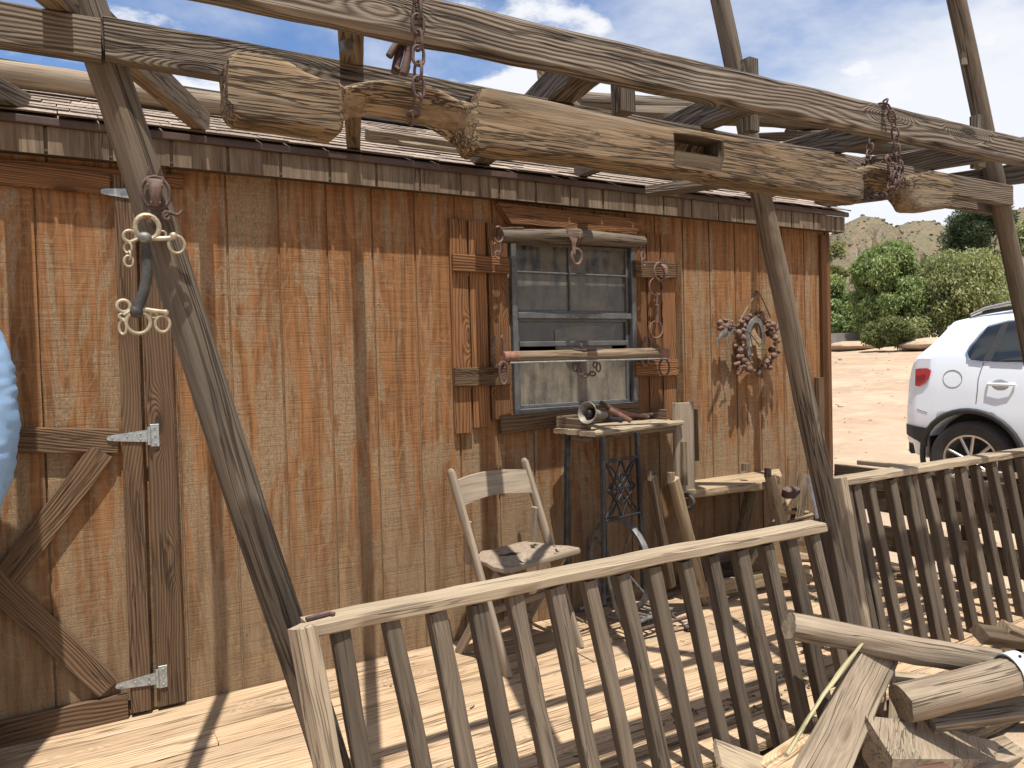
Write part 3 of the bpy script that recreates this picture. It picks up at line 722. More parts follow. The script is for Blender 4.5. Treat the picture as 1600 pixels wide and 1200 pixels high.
# ================================================================== picket railings
def railing(label,xs,x0,x1,Yr,zt,zbot,post=None,zextra=0,seed=1,tx=.12,ty=.15):
    r=random.Random(seed)
    t=thing('picket_railing',label,'railing',((x0+x1)/2,Yr-.1,zbot),'picket railings along the deck edge')
    m=MB(); m.plank((x0,Yr+.012,zt-.016),(x1,Yr+.012,zt-.016),.078,.031,up=(0,0,1),seg=40,jit=.003,ch=.005,tone=.55,sag=-.004); m.build('top_rail',M_rail,t)
    for x in xs:
        h=zt-.04-zbot; ddx=tx+r.uniform(-.012,.012); j=r.uniform(-.006,.006)
        m=MB(); m.plank((x+j,Yr+.005,zt-.037),(x+j+ddx*h,Yr+.005-ty*h,zbot),.044*r.uniform(.86,1.10),.040,up=(r.uniform(-.06,.06),-1,0),jit=.003,ch=.004,tone=r.random(),twist=r.uniform(-.14,.14),bow=r.uniform(-.006,.006)); m.build('picket',M_picket,t)
    h=zt-zbot; yb=Yr-ty*h
    m=MB(); m.plank((x0+tx*h,yb-.005,zbot-.02),(x1+tx*h,yb-.005,zbot-.02),.085,.042,up=(0,0,1),seg=30,jit=.003,tone=.6); m.build('bottom_rail',M_rail,t)
    return t
xs=[at(534,985,Y=-1.5).x+.1176*i for i in range(15)]
ra=railing('picket railing at the front with its left end post beside the first pole',xs,at(478,985,Y=-1.5).x,at(1282,815,Y=-1.5).x,-1.50,.722,-.09,seed=4)
m=MB(); A=at(470,972,Y=-1.53); m.plank((A.x,-1.53,.724),(A.x+.11,-1.64,-.14),.05,.05,up=(.5,-1,0),tone=.75,jit=.004,ch=.006); m.build('end_post',M_rail,ra)
m=MB(); m.tube([V((A.x+.02,-1.50,.728)),V((A.x+.075,-1.49,.730)),V((A.x+.085,-1.50,.727))],.006,6); m.build('nail_strap',M_rust,ra)
m=MB(); A=at(1296,815,Y=-1.30); m.plank((A.x-.02,-1.30,.66),(A.x+.09,-1.36,-.1),.085,.085,up=(.1,-1,0),tone=.15); m.build('end_post',M_picket,ra)
xs=[2.0,2.055,2.16,2.305,2.42,2.455,2.565,2.71,2.845,2.975,3.11,3.25,3.385,3.52,3.66]
rb=railing('picket railing at the right with its end post hidden behind the second pole',xs,at(1312,760,Y=-1.2).x-.03,3.85,-1.19,.785,-.02,seed=9,tx=.12,ty=.12)
m=MB(); A=at(1306,756,Y=-1.23); m.plank((A.x+.01,-1.235,.80),(A.x+.10,-1.32,-.1),.055,.05,up=(.3,-1,0),tone=.75,jit=.004); m.build('end_post',M_rail,rb)

# ================================================================== low board wall at the far end of the deck
bw=thing('board_wall','low wall of three dark horizontal boards closing the right end of the deck','wall',(3.57,-.7,0))
for (za,zb_,x,bwid) in ((.578,.582,3.555,.13),(.445,.445,3.56,.13),(.225,.228,3.565,.15)):
    m=MB(); m.plank((x,.02,za-bwid/2),(x,-1.6,zb_-bwid/2),bwid,.028,up=(-1,0,0),seg=24,jit=.004,tone=.5); m.build('board',M_dark,bw)
for yy in(-.06,-.8,-1.55):
    m=MB(); m.plank((3.61,yy,-.15),(3.61,yy,.54),.06,.06,up=(1,0,0)); m.build('post',M_dark,bw)
m=MB(); m.plank((3.70,-.05,.585),(3.72,-1.0,.60),.05,.03,up=(0,0,1),tone=.6); m.build('cap_board',M_rail,bw)
m=MB(); m.log((3.62,-.45,.40),(3.62,-1.7,.36),.035,.04,tone=.7); tag(m.build('pale_log',M_dry,None,smooth=50),'pale log lying behind the dark boards at the deck end','log')
# ================================================================== things on the wall and the window
def ring(mb,c,rx,rz,r,nrm=(0,1,0),tilt=0,n=22,a0=0,a1=2*math.pi,tone=None):
    nrm=V(nrm).normalized(); up=V((0,0,1)); e1=(up.cross(nrm)).normalized() if abs(nrm.z)<.9 else V((1,0,0)); e2=nrm.cross(e1)
    closed=abs(a1-a0-2*math.pi)<1e-3; N=n if closed else n+1
    pts=[V(c)+e1*(rx*math.cos(a0+(a1-a0)*k/n+tilt))+e2*(rz*math.sin(a0+(a1-a0)*k/n+tilt)) for k in range(N)]
    mb.tube(pts,r,8,closed=closed,tone=tone)
def horseshoe(mb,c,w,h,ex,ez,th=.008,wd=.02,openup=True):
    c=V(c); ex=V(ex).normalized(); ez=V(ez).normalized(); out_=[];inn=[]
    for k in range(25):
        a=math.radians(-62+304*k/24) ; a=a+math.pi/2+math.pi if False else a
        x=math.sin(a-math.pi/2+math.pi/2+math.radians(-90)); 
    for k in range(25):
        t=-1+2*k/24; a=t*math.radians(150)
        x=math.sin(a); y=-math.cos(a)
        y2=y if y<0 else y*1.0
        out_.append((w*x,h*y2)); inn.append(((w-wd)*x,(h-wd)*y2))
    if not openup: out_=[(x,-y) for x,y in out_]; inn=[(x,-y) for x,y in inn]
    P=out_+inn[::-1]
    # build as quads strip
    en=ex.cross(ez); vs=[];gs=[];fs=[]; n=25
    for h_ in(-th/2,th/2):
        for p in out_: vs.append(c+ex*p[0]+ez*p[1]+en*h_)
        for p in inn: vs.append(c+ex*p[0]+ez*p[1]+en*h_)
    gs=[tuple(v) for v in vs]; b=2*n
    for i in range(n-1):
        fs+= [(i,i+1,n+i+1,n+i),(b+i,b+n+i,b+n+i+1,b+i+1),(i,b+i,b+i+1,i+1),(n+i,n+i+1,b+n+i+1,b+n+i)]
    fs+= [(0,n,b+n,b),(n-1,b+n-1,b+2*n-1,2*n-1)]
    mb.add(vs,fs,gs)
# ---- upper singletree
t=thing('singletree','thick grey singletree with a ring at its middle hung across the window top','singletree',at(895,375,Y=-.09))
A=at(783,369,Y=-.085); B=at(1005,379,Y=-.085); Mid=(A+B)/2+V((0,-.01,.012))
m=MB(); m.log(A,Mid,.031,.041,n=16,seg=20,rough=.12,tone=.3); m.log(Mid,B,.041,.030,n=16,seg=20,rough=.12,tone=.3); m.build('bar',M_pole,t,smooth=60)
m=MB(); c=at(896,370,Y=-.128)
m.prism([(-.045,.035),(.045,.035),(.012,-.03),(.008,-.085),(-.008,-.085),(-.012,-.03)],c+V((0,-.002,0)),(1,0,0),(0,0,1),.004); ring(m,at(898,371,Y=-.088),.045,.045,.004,nrm=(1,0,0)); m.build('centre_strap',M_rustlite,t)
m=MB(); ring(m,at(901,401,Y=-.125),.030,.038,.0075); m.build('ring',M_rustlite,t)
for (px,py,sg) in ((779,368,-1),(1004,382,1)):
    m=MB(); c=at(px,py,Y=-.10); ring(m,c+V((0,0,.005)),.026,.036,.0055,tilt=.3,a0=math.pi*.25,a1=math.pi*1.75) if sg<0 else ring(m,c+V((0,0,.004)),.016,.034,.0055,a0=-math.pi*.75,a1=math.pi*.75)
    c2=c+V((.012*-sg*-1 if sg<0 else .0,0,-.062)); ring(m,c2,.020 if sg<0 else .013,.027,.005,a0=-math.pi*1.2,a1=math.pi*.45); ring(m,c2+V((.002,-.004,-.03)),.014,.018,.004,a0=-2.4,a1=2)
    m.build('end_hook',M_rustlite,t)
m=MB(); m.tube([at(784,357,Y=-.10),at(800,356,Y=-.105),at(818,356,Y=-.11)],.004,6); m.tube([at(972,365,Y=-.10),at(1004,371,Y=-.1)],.004,6); m.build('clip_rod',M_rust,t)
# ---- lower singletree
t=thing('singletree','slimmer pale singletree with red ferrules and a steel rod hung across the lower window','singletree',at(910,556,Y=-.13))
A=at(786,558,Y=-.13); B=at(1043,552,Y=-.13); d=(B-A)
m=MB(); m.log(A+d*.06,B-d*.06,.027,.031,n=16,seg=26,rough=.06,tone=.75); m.build('bar',M_tandark,t,smooth=60)
m=MB(); m.log(A,A+d*.075,.026,.029,n=14,seg=5,rough=.03); m.build('ferrule',M_rustred,t,smooth=60)
m=MB(); m.log(B-d*.07,B,.032,.024,n=14,seg=5,rough=.03); m.build('ferrule',M_rustred,t,smooth=60)
m=MB(); m.tube([at(797,567,Y=-.15),at(920,563.5,Y=-.15),at(1041,560,Y=-.15)],.005,8); m.build('steel_rod',M_galv,t)
m=MB(); ring(m,at(787,583,Y=-.15),.021,.052,.0065,tilt=0,nrm=(.3,1,0)); m.build('ring',M_rust,t)
m=MB(); ring(m,at(1038,574,Y=-.14),.030,.044,.0055,nrm=(.2,1,0)); m.build('ring',M_rust,t)
m=MB()
for (x,y,a,b,tl) in ((899,573,.014,.022,.3),(905,580,.012,.018,-.4),(914,586,.020,.010,0),(926,584,.018,.010,.4),(935,574,.013,.022,-.3),(903,568,.01,.014,0),(930,570,.012,.014,0)): ring(m,at(x,y,Y=-.135),a,b,.0045,tilt=tl)
m.build('chain_end',M_rust,t)
m=MB(); m.tube([at(896,546,Y=-.14),at(912,547,Y=-.155),at(940,546,Y=-.14)],.0045,6); m.ell(at(908,541,Y=-.13),(.008,.008,.016)); m.build('clip_rod',M_rust,t)
# ---- horseshoes
m=MB(); c=at(779,547,Y=-.062); horseshoe(m,c,.044,.085,(1,.25,0),(0,-.12,1),.010,.016); tag(m.build('horseshoe',M_rustlite,None),'rusty horseshoe standing open end up on the left shutter','horseshoe')
m=MB(); c=at(1010,548,Y=-.062); horseshoe(m,c,.046,.088,(1,.3,0),(.1,-.1,1),.010,.016); tag(m.build('horseshoe',M_rustlite,None),'rusty horseshoe behind the right end of the lower singletree','horseshoe')
# ---- bit on the right shutter
t=thing('horse_bit','jointed snaffle bit with two rings hanging on the right shutter','horse bit',at(1026,480,Y=-.06))
m=MB(); ring(m,at(1025,448,Y=-.062),.047,.047,.0042); m.build('ring',M_rustlite,t)
m=MB(); ring(m,at(1025,515,Y=-.06),.045,.045,.0042); m.build('ring',M_rustlite,t)
m=MB(); m.tube([at(1026,457,Y=-.064),at(1026,466,Y=-.064),at(1026,478,Y=-.066)],.009,10,rf=lambda u:1.5-u); m.tube([at(1026,476,Y=-.07),at(1027,488,Y=-.066),at(1026,504,Y=-.062)],.010,10,rf=lambda u:1.2-.7*u+.5*u*u); m.build('mouthpiece',M_rustlite,t)
m=MB(); m.tube([at(1016,520,Y=-.045),at(1018,533,Y=-.047),at(1021,546,Y=-.05)],.008,6,flat=.4); m.build('strap',M_rust,t)
def horse_head(name,lab,c,s,mat,ringmat,turn=0.0,hookc=None):
    t=thing(name,lab,'wall hook',c)
    R=Matrix.Rotation(turn,3,'Z'); S=lambda x,y,z: c+R@(V((x,y,z))*s)
    m=MB(); ring(m,S(0,.004,0),.028*s,.035*s,.0042*s); m.build('back_ring',ringmat,t)
    m=MB()
    # neck, skull and muzzle as one swept body
    pts=[(0,.004,.024),(0,-.010,.026),(0,-.018,.018),(0,-.022,.004),(0,-.024,-.012),(0,-.022,-.026),(0,-.016,-.033)]
    rr=[.011,.0155,.0165,.0145,.0118,.0112,.006]
    vs=[];gs=[];fs=[];n=14
    for i,(p,r0) in enumerate(zip(pts,rr)):
        for k in range(n):
            a=2*math.pi*k/n
            wx=r0*(1.0 if i<4 else .9); v=V((wx*math.cos(a),p[1]-abs(r0)*.55*math.sin(a)*1.1,p[2]+r0*.35*math.cos(a)*0+.0))
            v=S(v.x,v.y,v.z+.0); vs.append(v); gs.append(tuple(v))
    L=len(pts)
    for i in range(L-1):
        for k in range(n): a=i*n+k;b=i*n+(k+1)%n; fs.append((a,b,b+n,a+n))
    fs.append(tuple(range(n-1,-1,-1))); fs.append(tuple(range((L-1)*n,L*n)))
    m.add(vs,fs,gs,.5)
    for sx in(-1,1):
        m.ell(S(sx*.0085,-.028,-.027),(.0028*s,.002*s,.0035*s),8,5)      # nostrils
        m.ell(S(sx*.0135,-.024,.010),(.003*s,.003*s,.004*s),8,5)         # eyes
    m.build('horse_head',mat,t,smooth=80)
    for sx in(-1,1):
        m=MB(); m.prism([(-.006*s,0),(.006*s,0),(.001*s*sx,.020*s)],S(sx*.010,-.010,.034),(1,0,0),(0,-.2,1),.005*s,bev=.0012*s); m.build('ear',mat,t)
    return t,S
c=at(243,301,Y=-1.385)
t,S=horse_head('horse_head_hook','brown cast iron horse head hook screwed to the first pole',c,1.02,M_rust,M_rust,turn=-.12)
m=MB(); m.plank(S(0,.012,-.030),S(.004,.004,-.075),.026,.010,up=(0,-1,0)); m.build('back_plate',M_rust,t)
m=MB(); a=lambda x,y,Y=-1.405: at(x,y,Y=Y)
m.tube([a(258,338),a(263,334),a(266,338),a(263,343),a(257,342),a(254,336),a(258,331),a(266,332),a(275,336),a(281,334),a(285,329)],.0042,8); m.build('hook',M_rust,t)
c=at(1032,424,Y=-.075); horse_head('horse_head_hook','small pale horse head hook on the right shutter batten',c,1.35,M_rustlite,M_rustlite,turn=.35)
# ---- mule bit hanging from the pole hook
t=thing('harness_bit','brass harness bit with curved black bar hanging from the pole hook','harness bit',a(226,430))
m=MB(); ring(m,a(230,355),.0235,.026,.0055); m.build('ring',M_brass,t)
m=MB(); ring(m,a(230,339),.009,.004,.003,nrm=(0,.4,1)); m.build('tie_wire',M_rustred,t)
m=MB(); m.ell(a(226,371,-1.415),(.0145,.0125,.012),12,8); m.build('knuckle',M_greyiron,t)
m=MB(); m.tube([a(234,373),a(250,373),a(268,372)],.0052,10); m.ell(a(271,369),(.009,.008,.009)); ring(m,a(254,366),.007,.007,.0022); m.build('cheek_bar',M_brass,t)
m=MB(); ring(m,a(276,382),.0165,.019,.0032,tilt=.6); m.build('ring',M_brass,t)
m=MB(); m.tube([a(219,372),a(212,375),a(205,378)],.0045,8); ring(m,a(203,369),.0125,.012,.0036); m.build('cheek_loop',M_brass,t)
m=MB(); ring(m,a(200,387),.008,.011,.0025,nrm=(.5,1,0)); ring(m,a(202,399),.0055,.009,.0024,nrm=(1,.4,0)); ring(m,a(201,408),.0085,.0115,.0026); m.build('curb_hook',M_brass,t)
m=MB(); m.tube([a(226,376,-1.412),a(229,395),a(230,415),a(229,435),a(225,455),a(219,472),a(213,487)],.0098,12,rf=lambda u:.85+.5*math.sin(u*math.pi)*.3+.25*u); m.ell(a(213,487),(.0145,.012,.014),12,8); m.build('curved_bar',M_leather,t,smooth=70)
m=MB(); m.tube([a(222,483),a(240,486),a(259,488)],.0055,10); m.ell(a(259,489),(.007,.007,.008)); ring(m,a(240,492),.007,.006,.0022); m.build('cheek_bar',M_brass,t)
m=MB(); ring(m,a(216,504),.0235,.0235,.0042); m.build('ring',M_brass,t)
m=MB(); ring(m,a(254,506),.0145,.0175,.0034); m.build('ring',M_brass,t)
m=MB(); m.tube([a(205,484),a(199,489),a(193,492)],.005,8); ring(m,a(193,478),.0125,.0125,.0036); m.build('cheek_loop',M_brass,t)
m=MB(); ring(m,a(192,494),.007,.006,.003); ring(m,a(192,511),.0075,.015,.0028,nrm=(.5,1,0)); m.build('curb_hook',M_brass,t)
# ---- wreath
t=thing('rusty_wreath','wreath of rusty nuts around a horseshoe hung by cord on the wall','wreath',at(1180,535,Y=-.06))
m=MB(); r=random.Random(2); cz=at(1181,537,Y=-.06)
def lump(p,s): m.ell(p,(s*r.uniform(.7,1.2),s*r.uniform(.7,1.1),s*r.uniform(.6,1.1)),8,6,bump=.5,rot=Matrix.Rotation(r.uniform(0,3),3,'Y'))
for k in range(96):
    an=r.uniform(0,2*math.pi); rr=r.uniform(.86,1.14)
    lump(cz+V((.150*rr*math.cos(an),r.uniform(-.035,.02),.165*rr*math.sin(an))),r.uniform(.012,.022))
for k in range(22): p=at(r.uniform(1124,1148),r.uniform(500,520),Y=-.075); lump(p,r.uniform(.012,.02))
for k in range(20): p=at(r.uniform(1150,1175),r.uniform(552,578),Y=-.09); lump(p,r.uniform(.012,.019))
m.build('rusty_nuts',M_rustlite,t,smooth=80)
m=MB(); horseshoe(m,at(1180,532,Y=-.095),.088,.135,(1,.1,0),(0,-.05,1),.012,.03,openup=False); m.build('horseshoe',M_greyiron,t)
m=MB()
for px in ([(1160,540),(1173,520),(1177,527),(1176,540),(1163,546)],[(1180,520),(1196,538),(1197,550),(1190,563),(1184,558),(1181,540)],[(1172,522),(1178,512),(1184,524),(1180,540),(1176,538)]):
    P=[at(x,y,Y=-.098) for x,y in px]; c0=P[0]; m.prism([(p.x-c0.x,p.z-c0.z) for p in P],c0,(1,.12*r.uniform(-1,1),0),(0,r.uniform(-.3,.1),1),.005)
m.build('horn_flake',M_tan,t)
m=MB(); m.tube([at(1155,503,Y=-.07),at(1162,491,Y=-.05),at(1172,473,Y=-.03),at(1183,457,Y=-.012),at(1186,457,Y=-.012),at(1194,472,Y=-.03),at(1205,497,Y=-.06)],.005,7); m.ell(at(1184,456,Y=-.006),(.008,.012,.008)); m.build('cord',M_tandark,t)
m=MB(); pts=[at(1136,518,Y=-.09),at(1127,524,Y=-.115),at(1121,533,Y=-.125),at(1122,543,Y=-.12)]
m.tube(pts,.022,8,flat=.25,rf=lambda u:1-.6*u); m.tube([at(1140,516,Y=-.09),at(1148,512,Y=-.12),at(1141,524,Y=-.11),at(1136,540,Y=-.1)],.012,8,flat=.4,rf=lambda u:1-.5*u); m.build('iron_leaf',M_greyiron,t)
m=MB(); m.tube([at(1158,515,Y=-.12),at(1170,519,Y=-.13),at(1180,531,Y=-.13),at(1187,541,Y=-.13),at(1189,538,Y=-.14)],.0035,6); m.tube([at(1153,584,Y=-.1),at(1157,578,Y=-.1),at(1160,572,Y=-.09)],.005,6); m.ell(at(1153,585,Y=-.1),(.010,.008,.008)); m.build('bent_nail',M_rust,t)

# ================================================================== folding chair
t=thing('folding_chair','worn wooden folding chair with a cracked padded seat against the wall','chair',(.95,-.25,0))
a_=rad(13); fd=V((math.sin(a_),-math.cos(a_),0)); sd_=V((math.cos(a_),math.sin(a_),0))
RF=V((1.185,-.406,0)); RT=V((1.085,-.125,.828)); Wd=.445
for k in (0,1):
    o=-sd_*Wd*k; m=MB(); A=RF+o; B=RT+o; m.plank(A,B,.022,.048,up=fd,seg=16,jit=.001,ch=.006,tone=.7); m.ell(B-(B-A).normalized()*.004,(.0105,.023,.022),10,8,rot=Matrix.Rotation(a_,3,'Z'),tone=.7); m.build('upright',M_chair,t,smooth=50)
def up_at(z,k): u=z/RT.z; return RF+(RT-RF)*u-sd_*Wd*k
# back slat, gently curved and arched
m=MB(); n=14; vs=[];gs=[];fs=[]
L0=up_at(.735,1); R0=up_at(.735,0); bk=-fd
for i in range(n+1):
    u=i/n; c=L0+(R0-L0)*u+bk*(.028*math.sin(math.pi*u)); top=.055+.016*math.sin(math.pi*u); bot=-.052+.018*math.sin(math.pi*u)
    for (h,d_) in((bot,-.008),(top,-.008),(top,.008),(bot,.008)): p=c+V((0,0,h))+bk*(d_+h*.33); vs.append(p); gs.append((u*.45+3,h,d_))
for i in range(n):
    for k in range(4): b0=i*4+k;b1=i*4+(k+1)%4; fs.append((b0,b1,b1+4,b0+4))
m.add(vs,fs,gs,.8); m.build('back_slat',M_chair,t,smooth=40)
zs=.44; S0=up_at(zs,1); S1=up_at(zs,0); inn=.03
cF=(S0+S1)/2+fd*.20; cB=(S0+S1)/2-fd*.13
def seatpt(u,v,z): # u across -1..1, v 0 back..1 front
    return cB+(cF-cB)*v+sd_*(u*Wd/2)+V((0,0,z-zs+.012*v))
m=MB(); P=[]
out=[(-.86,0),(.86,0),(.9,.5),(1.04,.72),(1.04,.93),(.95,1.0),(-.95,1.0),(-1.04,.93),(-1.04,.72),(-.9,.5)]
o0=seatpt(0,0,zs); ex=sd_; ey=(seatpt(0,1,zs)-o0).normalized(); Ls=(seatpt(0,1,zs)-o0).length
m.prism([(u*Wd/2,v*Ls) for u,v in out],o0,ex,ey,.022,bev=.004,tone=.8); m.build('seat',M_chair,t,smooth=40)
def M_seatpad():
    N=NT('cracked_vinyl'); A=N.attr('grain'); n_=N.noise(A,55,3,.6); v=N.noise(A,16,3,.5)
    hole=N.smooth(v,.60,.63); c=N.mix(N.smooth(n_,.35,.65),(.22,.17,.125),(.30,.235,.175)); c=N.mix(hole,c,(.02,.018,.016))
    return N.out(c,.7,0,N.math('SUBTRACT',n_,N.math('MULTIPLY',hole,2.)),.5,.003)
m=MB(); pad=[(-.74,.04),(.74,.04),(.86,.5),(.90,.85),(.8,.93),(-.8,.93),(-.9,.85),(-.86,.5)]
for q in pad: pass
n=10; vs=[];gs=[];fs=[]
for j in range(n+1):
    v=.05+.88*j/n
    for i in range(n+1):
        u=(-1+2*i/n)*(.76+.12*math.sin(min(1,v*1.2)*math.pi/2)); e=max(abs(-1+2*i/n),abs(2*j/n-1)); h=.020*(1-e**6)+.004*noise.noise(V((u*4,v*4,1)))
        p=o0+ex*(u*Wd/2)+ey*(v*Ls)+V((0,0,.011+h)); vs.append(p); gs.append(tuple(p*1.0))
for j in range(n):
    for i in range(n): b0=j*(n+1)+i; fs.append((b0,b0+1,b0+n+2,b0+n+1))
m.add(vs,fs,gs,.5); m.build('seat_pad',M_seatpad(),t,smooth=60)
for k in(0,1):
    top=up_at(.42,k)+sd_*(.03 if k else -.03)+fd*.10; ft=RF-sd_*(Wd*k)+sd_*(.03 if k else -.03)-fd*.36
    m=MB(); m.plank(top,(ft.x,ft.y,0),.02,.042,up=fd,seg=10,tone=.45); m.build('rear_leg',M_chair,t)
    q=up_at(.62,k)+sd_*(.02 if k else -.02); e=up_at(.43,k)+sd_*(.02 if k else -.02)-fd*.09
    m=MB(); m.plank(e,q,.016,.034,up=fd,seg=4,tone=.6,ch=.006); m.build('seat_strut',M_chair,t)
for z,u in((.10,.0),(.22,.28)):
    m=MB(); A=RF-fd*(.36-z*.85)+V((0,0,z))-sd_*.03; B=A-sd_*(Wd-.06); m.plank(A,B,.03,.018,up=fd,seg=4,tone=.5); m.build('stretcher',M_chair,t)

# ================================================================== treadle table
ZTb=.974
t=thing('treadle_table','small wooden tray table on a black cast iron treadle stand with flywheel','table',at(1000,960,Z=0))
c1,c2,c3,c4=[at(x,y,Z=ZTb) for x,y in((867,669),(928,675),(1067,657),(1050,651))]
c4=c1+(c3-c2); fe=(c3-c2); fl=fe.length; fe.normalize(); be=(c1-c2); bl=be.length; be.normalize()
m=MB()
for i in range(3): m.plank(c2+be*(bl*(i+.5)/3)-V((0,0,.012)),c3+be*(bl*(i+.5)/3)-V((0,0,.012)),bl/3-.002,.024,up=(0,0,1),ch=.007,tone=.6+.1*i)
m.build('tabletop',M_rail,t)
m=MB(); m.plank(c1-be*.01+fe*.03+V((0,0,.028)),c2+be*.06+fe*.03+V((0,0,.028)),.05,.014,up=fe,tone=.3); m.plank(c1+fe*.02+V((0,0,.03)),c4-fe*.02+V((0,0,.03)),.055,.014,up=be,tone=.3); m.plank(c4-be*.01-fe*.02+V((0,0,.03)),c3+be*.10-fe*.02+V((0,0,.03)),.05,.014,up=fe,tone=.2); m.build('tray_edge',M_faded if False else M_tandark,t)
m=MB(); m.plank(c2+be*.05-V((0,0,.04))+fe*.03,c1-be*.03-V((0,0,.04))+fe*.03,.02,.03,up=(0,0,1)); m.plank(c2+fe*.05+be*.03-V((0,0,.035)),c3-fe*.05+be*.03-V((0,0,.035)),.02,.02,up=(0,0,1)); m.build('apron',M_tandark,t)
lt=at(942,682,Z=.95); rt=at(995,675,Z=.95); ld=(rt-lt); lw=ld.length; ld.normalize(); ln=V((-ld.y,ld.x,0))
def lp(u,z,o=0): 
    spread=(.95-z)*.03
    return V((lt.x,lt.y,0))+ld*(u*(lw+2*spread)-spread)+V((0,0,z))+ln*o
for u,nm in((0,'leg'),(1,'leg')):
    m=MB(); m.plank(lp(u,.95),lp(u,.18),.026,.018,up=ld,seg=8,ch=.005,jit=.0005); m.build(nm,M_iron,t)
fx=[at(905,945,Z=0.01),at(985,995,Z=0.01),at(1072,975,Z=0.01)]
def foot(A,B,mat,k=.1):
    m=MB(); mid=A.lerp(B,.5)+V((0,0,-k)); P=[A.lerp(mid,u).lerp(mid.lerp(B,u),u) for u in[i/10 for i in range(11)]]; m.tube(P,.014,8,flat=.6,rf=lambda u:1-.2*u); m.ell(B,(.022,.022,.012),8,6); m.build('foot',mat,t,smooth=60)
foot(lp(0,.22),fx[0],M_rustred); foot(lp(0,.38),fx[1],M_greyiron,.12); foot(lp(1,.30),fx[2],M_greyiron,.12)
zt_=at(945,722,Y=lt.y).z; zb_=at(960,812,Y=lt.y).z
m=MB(); m.plank(lp(0,zt_),lp(1,zt_),.022,.012,up=(0,0,1),jit=0); m.build('cross_bar',M_iron,t); m=MB(); m.plank(lp(0,zb_),lp(1,zb_),.020,.012,up=(0,0,1),jit=0); m.build('cross_bar',M_iron,t)
m=MB(); zc=(zt_+zb_)/2; H=(zt_-zb_)/2
def oc(pts): m.tube([lp(u,zc+v*H) for u,v in pts],.0055,6)
oc([(.5,1),(.3,.25),(.22,0),(.3,-.25),(.5,-1)]); oc([(.5,1),(.7,.25),(.78,0),(.7,-.25),(.5,-1)])
for s in(1,-1):
    oc([(.06,s*.92),(.25,s*.75),(.42,s*.35),(.62,-s*.1),(.75,-s*.45),(.94,-s*.95)]); oc([(.94,s*.92),(.75,s*.75),(.58,s*.35),(.38,-s*.1),(.25,-s*.45),(.06,-s*.95)])
    oc([(.12,s*.0),(.3,s*.3),(.5,s*.55),(.7,s*.3),(.88,0)])
oc([(.38,0),(.5,.22),(.62,0),(.5,-.22),(.38,0)]); oc([(.22,0),(.78,0)]); oc([(.5,.55),(.5,-.55)])
m.build('ornament',M_iron,t,smooth=60)
wc=at(967,882,Y=-.24); m=MB()
prof=[]; R0=.233
vs=[];gs=[];fs=[]; n=56; wn=V((1,.03,0)).normalized(); e1=V((0,0,1)); e2=wn.cross(e1)
for k in range(n):
    an=2*math.pi*k/n; dd=e1*math.cos(an)+e2*math.sin(an)
    for (rr,h) in((R0,-.016),(R0+.004,0),(R0,.016),(R0-.018,.013),(R0-.021,0),(R0-.018,-.013)): p=wc+dd*rr+wn*h; vs.append(p); gs.append(tuple(p))
for k in range(n):
    for j in range(6): p0_=k*6+j; p1_=k*6+(j+1)%6; q0=((k+1)%n)*6+j; q1=((k+1)%n)*6+(j+1)%6; fs.append((p0_,p1_,q1,q0))
m.add(vs,fs,gs,.5)
for k in range(4):
    an=math.pi*k/2+.5; dd=e1*math.cos(an)+e2*math.sin(an); m.tube([wc,wc+dd*(R0-.01)],.009,6,flat=.5)
m.lathe([(-.03,.012),(-.03,.028),(.03,.028),(.03,.012)],wc,wn,16); m.build('flywheel',M_greyiron,t,smooth=50)
m=MB(); pc=at(1022,962,Z=.09); m.plank(pc-ld*.14,pc+ld*.14,.02,.012,up=(0,0,1)); 
for i in range(8): q=pc+ld*(-.14+.04*i); m.plank(q-ln*.0,q+ln*.16,.014,.010,up=(0,0,1),seg=2)
m.plank(pc-ld*.14+ln*.16,pc+ld*.14+ln*.16,.02,.012,up=(0,0,1)); m.build('treadle_plate',M_greyiron,t)
m=MB(); m.tube([lp(0,.12,.15),lp(1,.12,.15)],.010,8); m.plank(lp(0,.95,.22),lp(0,.05,.24),.026,.018,up=ld); m.plank(lp(1,.95,.22),lp(1,.05,.24),.026,.018,up=ld); m.build('back_leg',M_iron,t)
# tools on the tray
zz=ZTb
t=thing('horn','dull grey metal horn with an open bell lying on the tray table','horn',at(920,655,Y=-.36))
m=MB(); bc=at(917,645,Y=-.36); ax=(at(962,651,Y=-.27)-bc).normalized()
m.lathe([(0,.050),(.002,.052),(.012,.044),(.03,.032),(.07,.022),(.16,.016),(.16,.012),(.07,.018),(.03,.027),(.012,.038),(.002,.047),(0,.050)],bc,ax,24); m.build('bell',plain('dusty_tin',(.26,.235,.195),.6,.3,c2=(.15,.13,.105),scale=40,bstr=.3),t,smooth=50)
m=MB(); m.ell(bc+ax*.03,(.024,.024,.024)); m.build('throat',M_iron,t)
def tool(pts,r,lab,mat,name='hand_tool',flat=.6):
    m=MB(); m.tube([at(x,y,Y=z) for x,y,z in pts],r,8,flat=flat); o=m.build(name,mat,None,smooth=60); tag(o,lab,'tool')
tool([(938,629,-.27),(950,636,-.28),(964,644,-.29)],.013,'dark wooden handle propped up among the tools on the tray',M_dark)
tool([(952,640,-.31),(970,649,-.33),(986,658,-.34)],.012,'flat red rusty tool blade at the front of the tray',M_rustred,flat=.3)
tool([(960,640,-.25),(985,647,-.25),(1014,652,-.24)],.008,'long thin rusty tongs lying toward the right end of the tray',M_rustred)
tool([(938,648,-.30),(956,655,-.32),(972,657,-.33)],.012,'short dark iron tool beside the horn',M_iron)
tool([(958,650,-.22),(990,650,-.20),(1020,647,-.18)],.007,'thin brown rod lying at the back of the tray',M_rust)

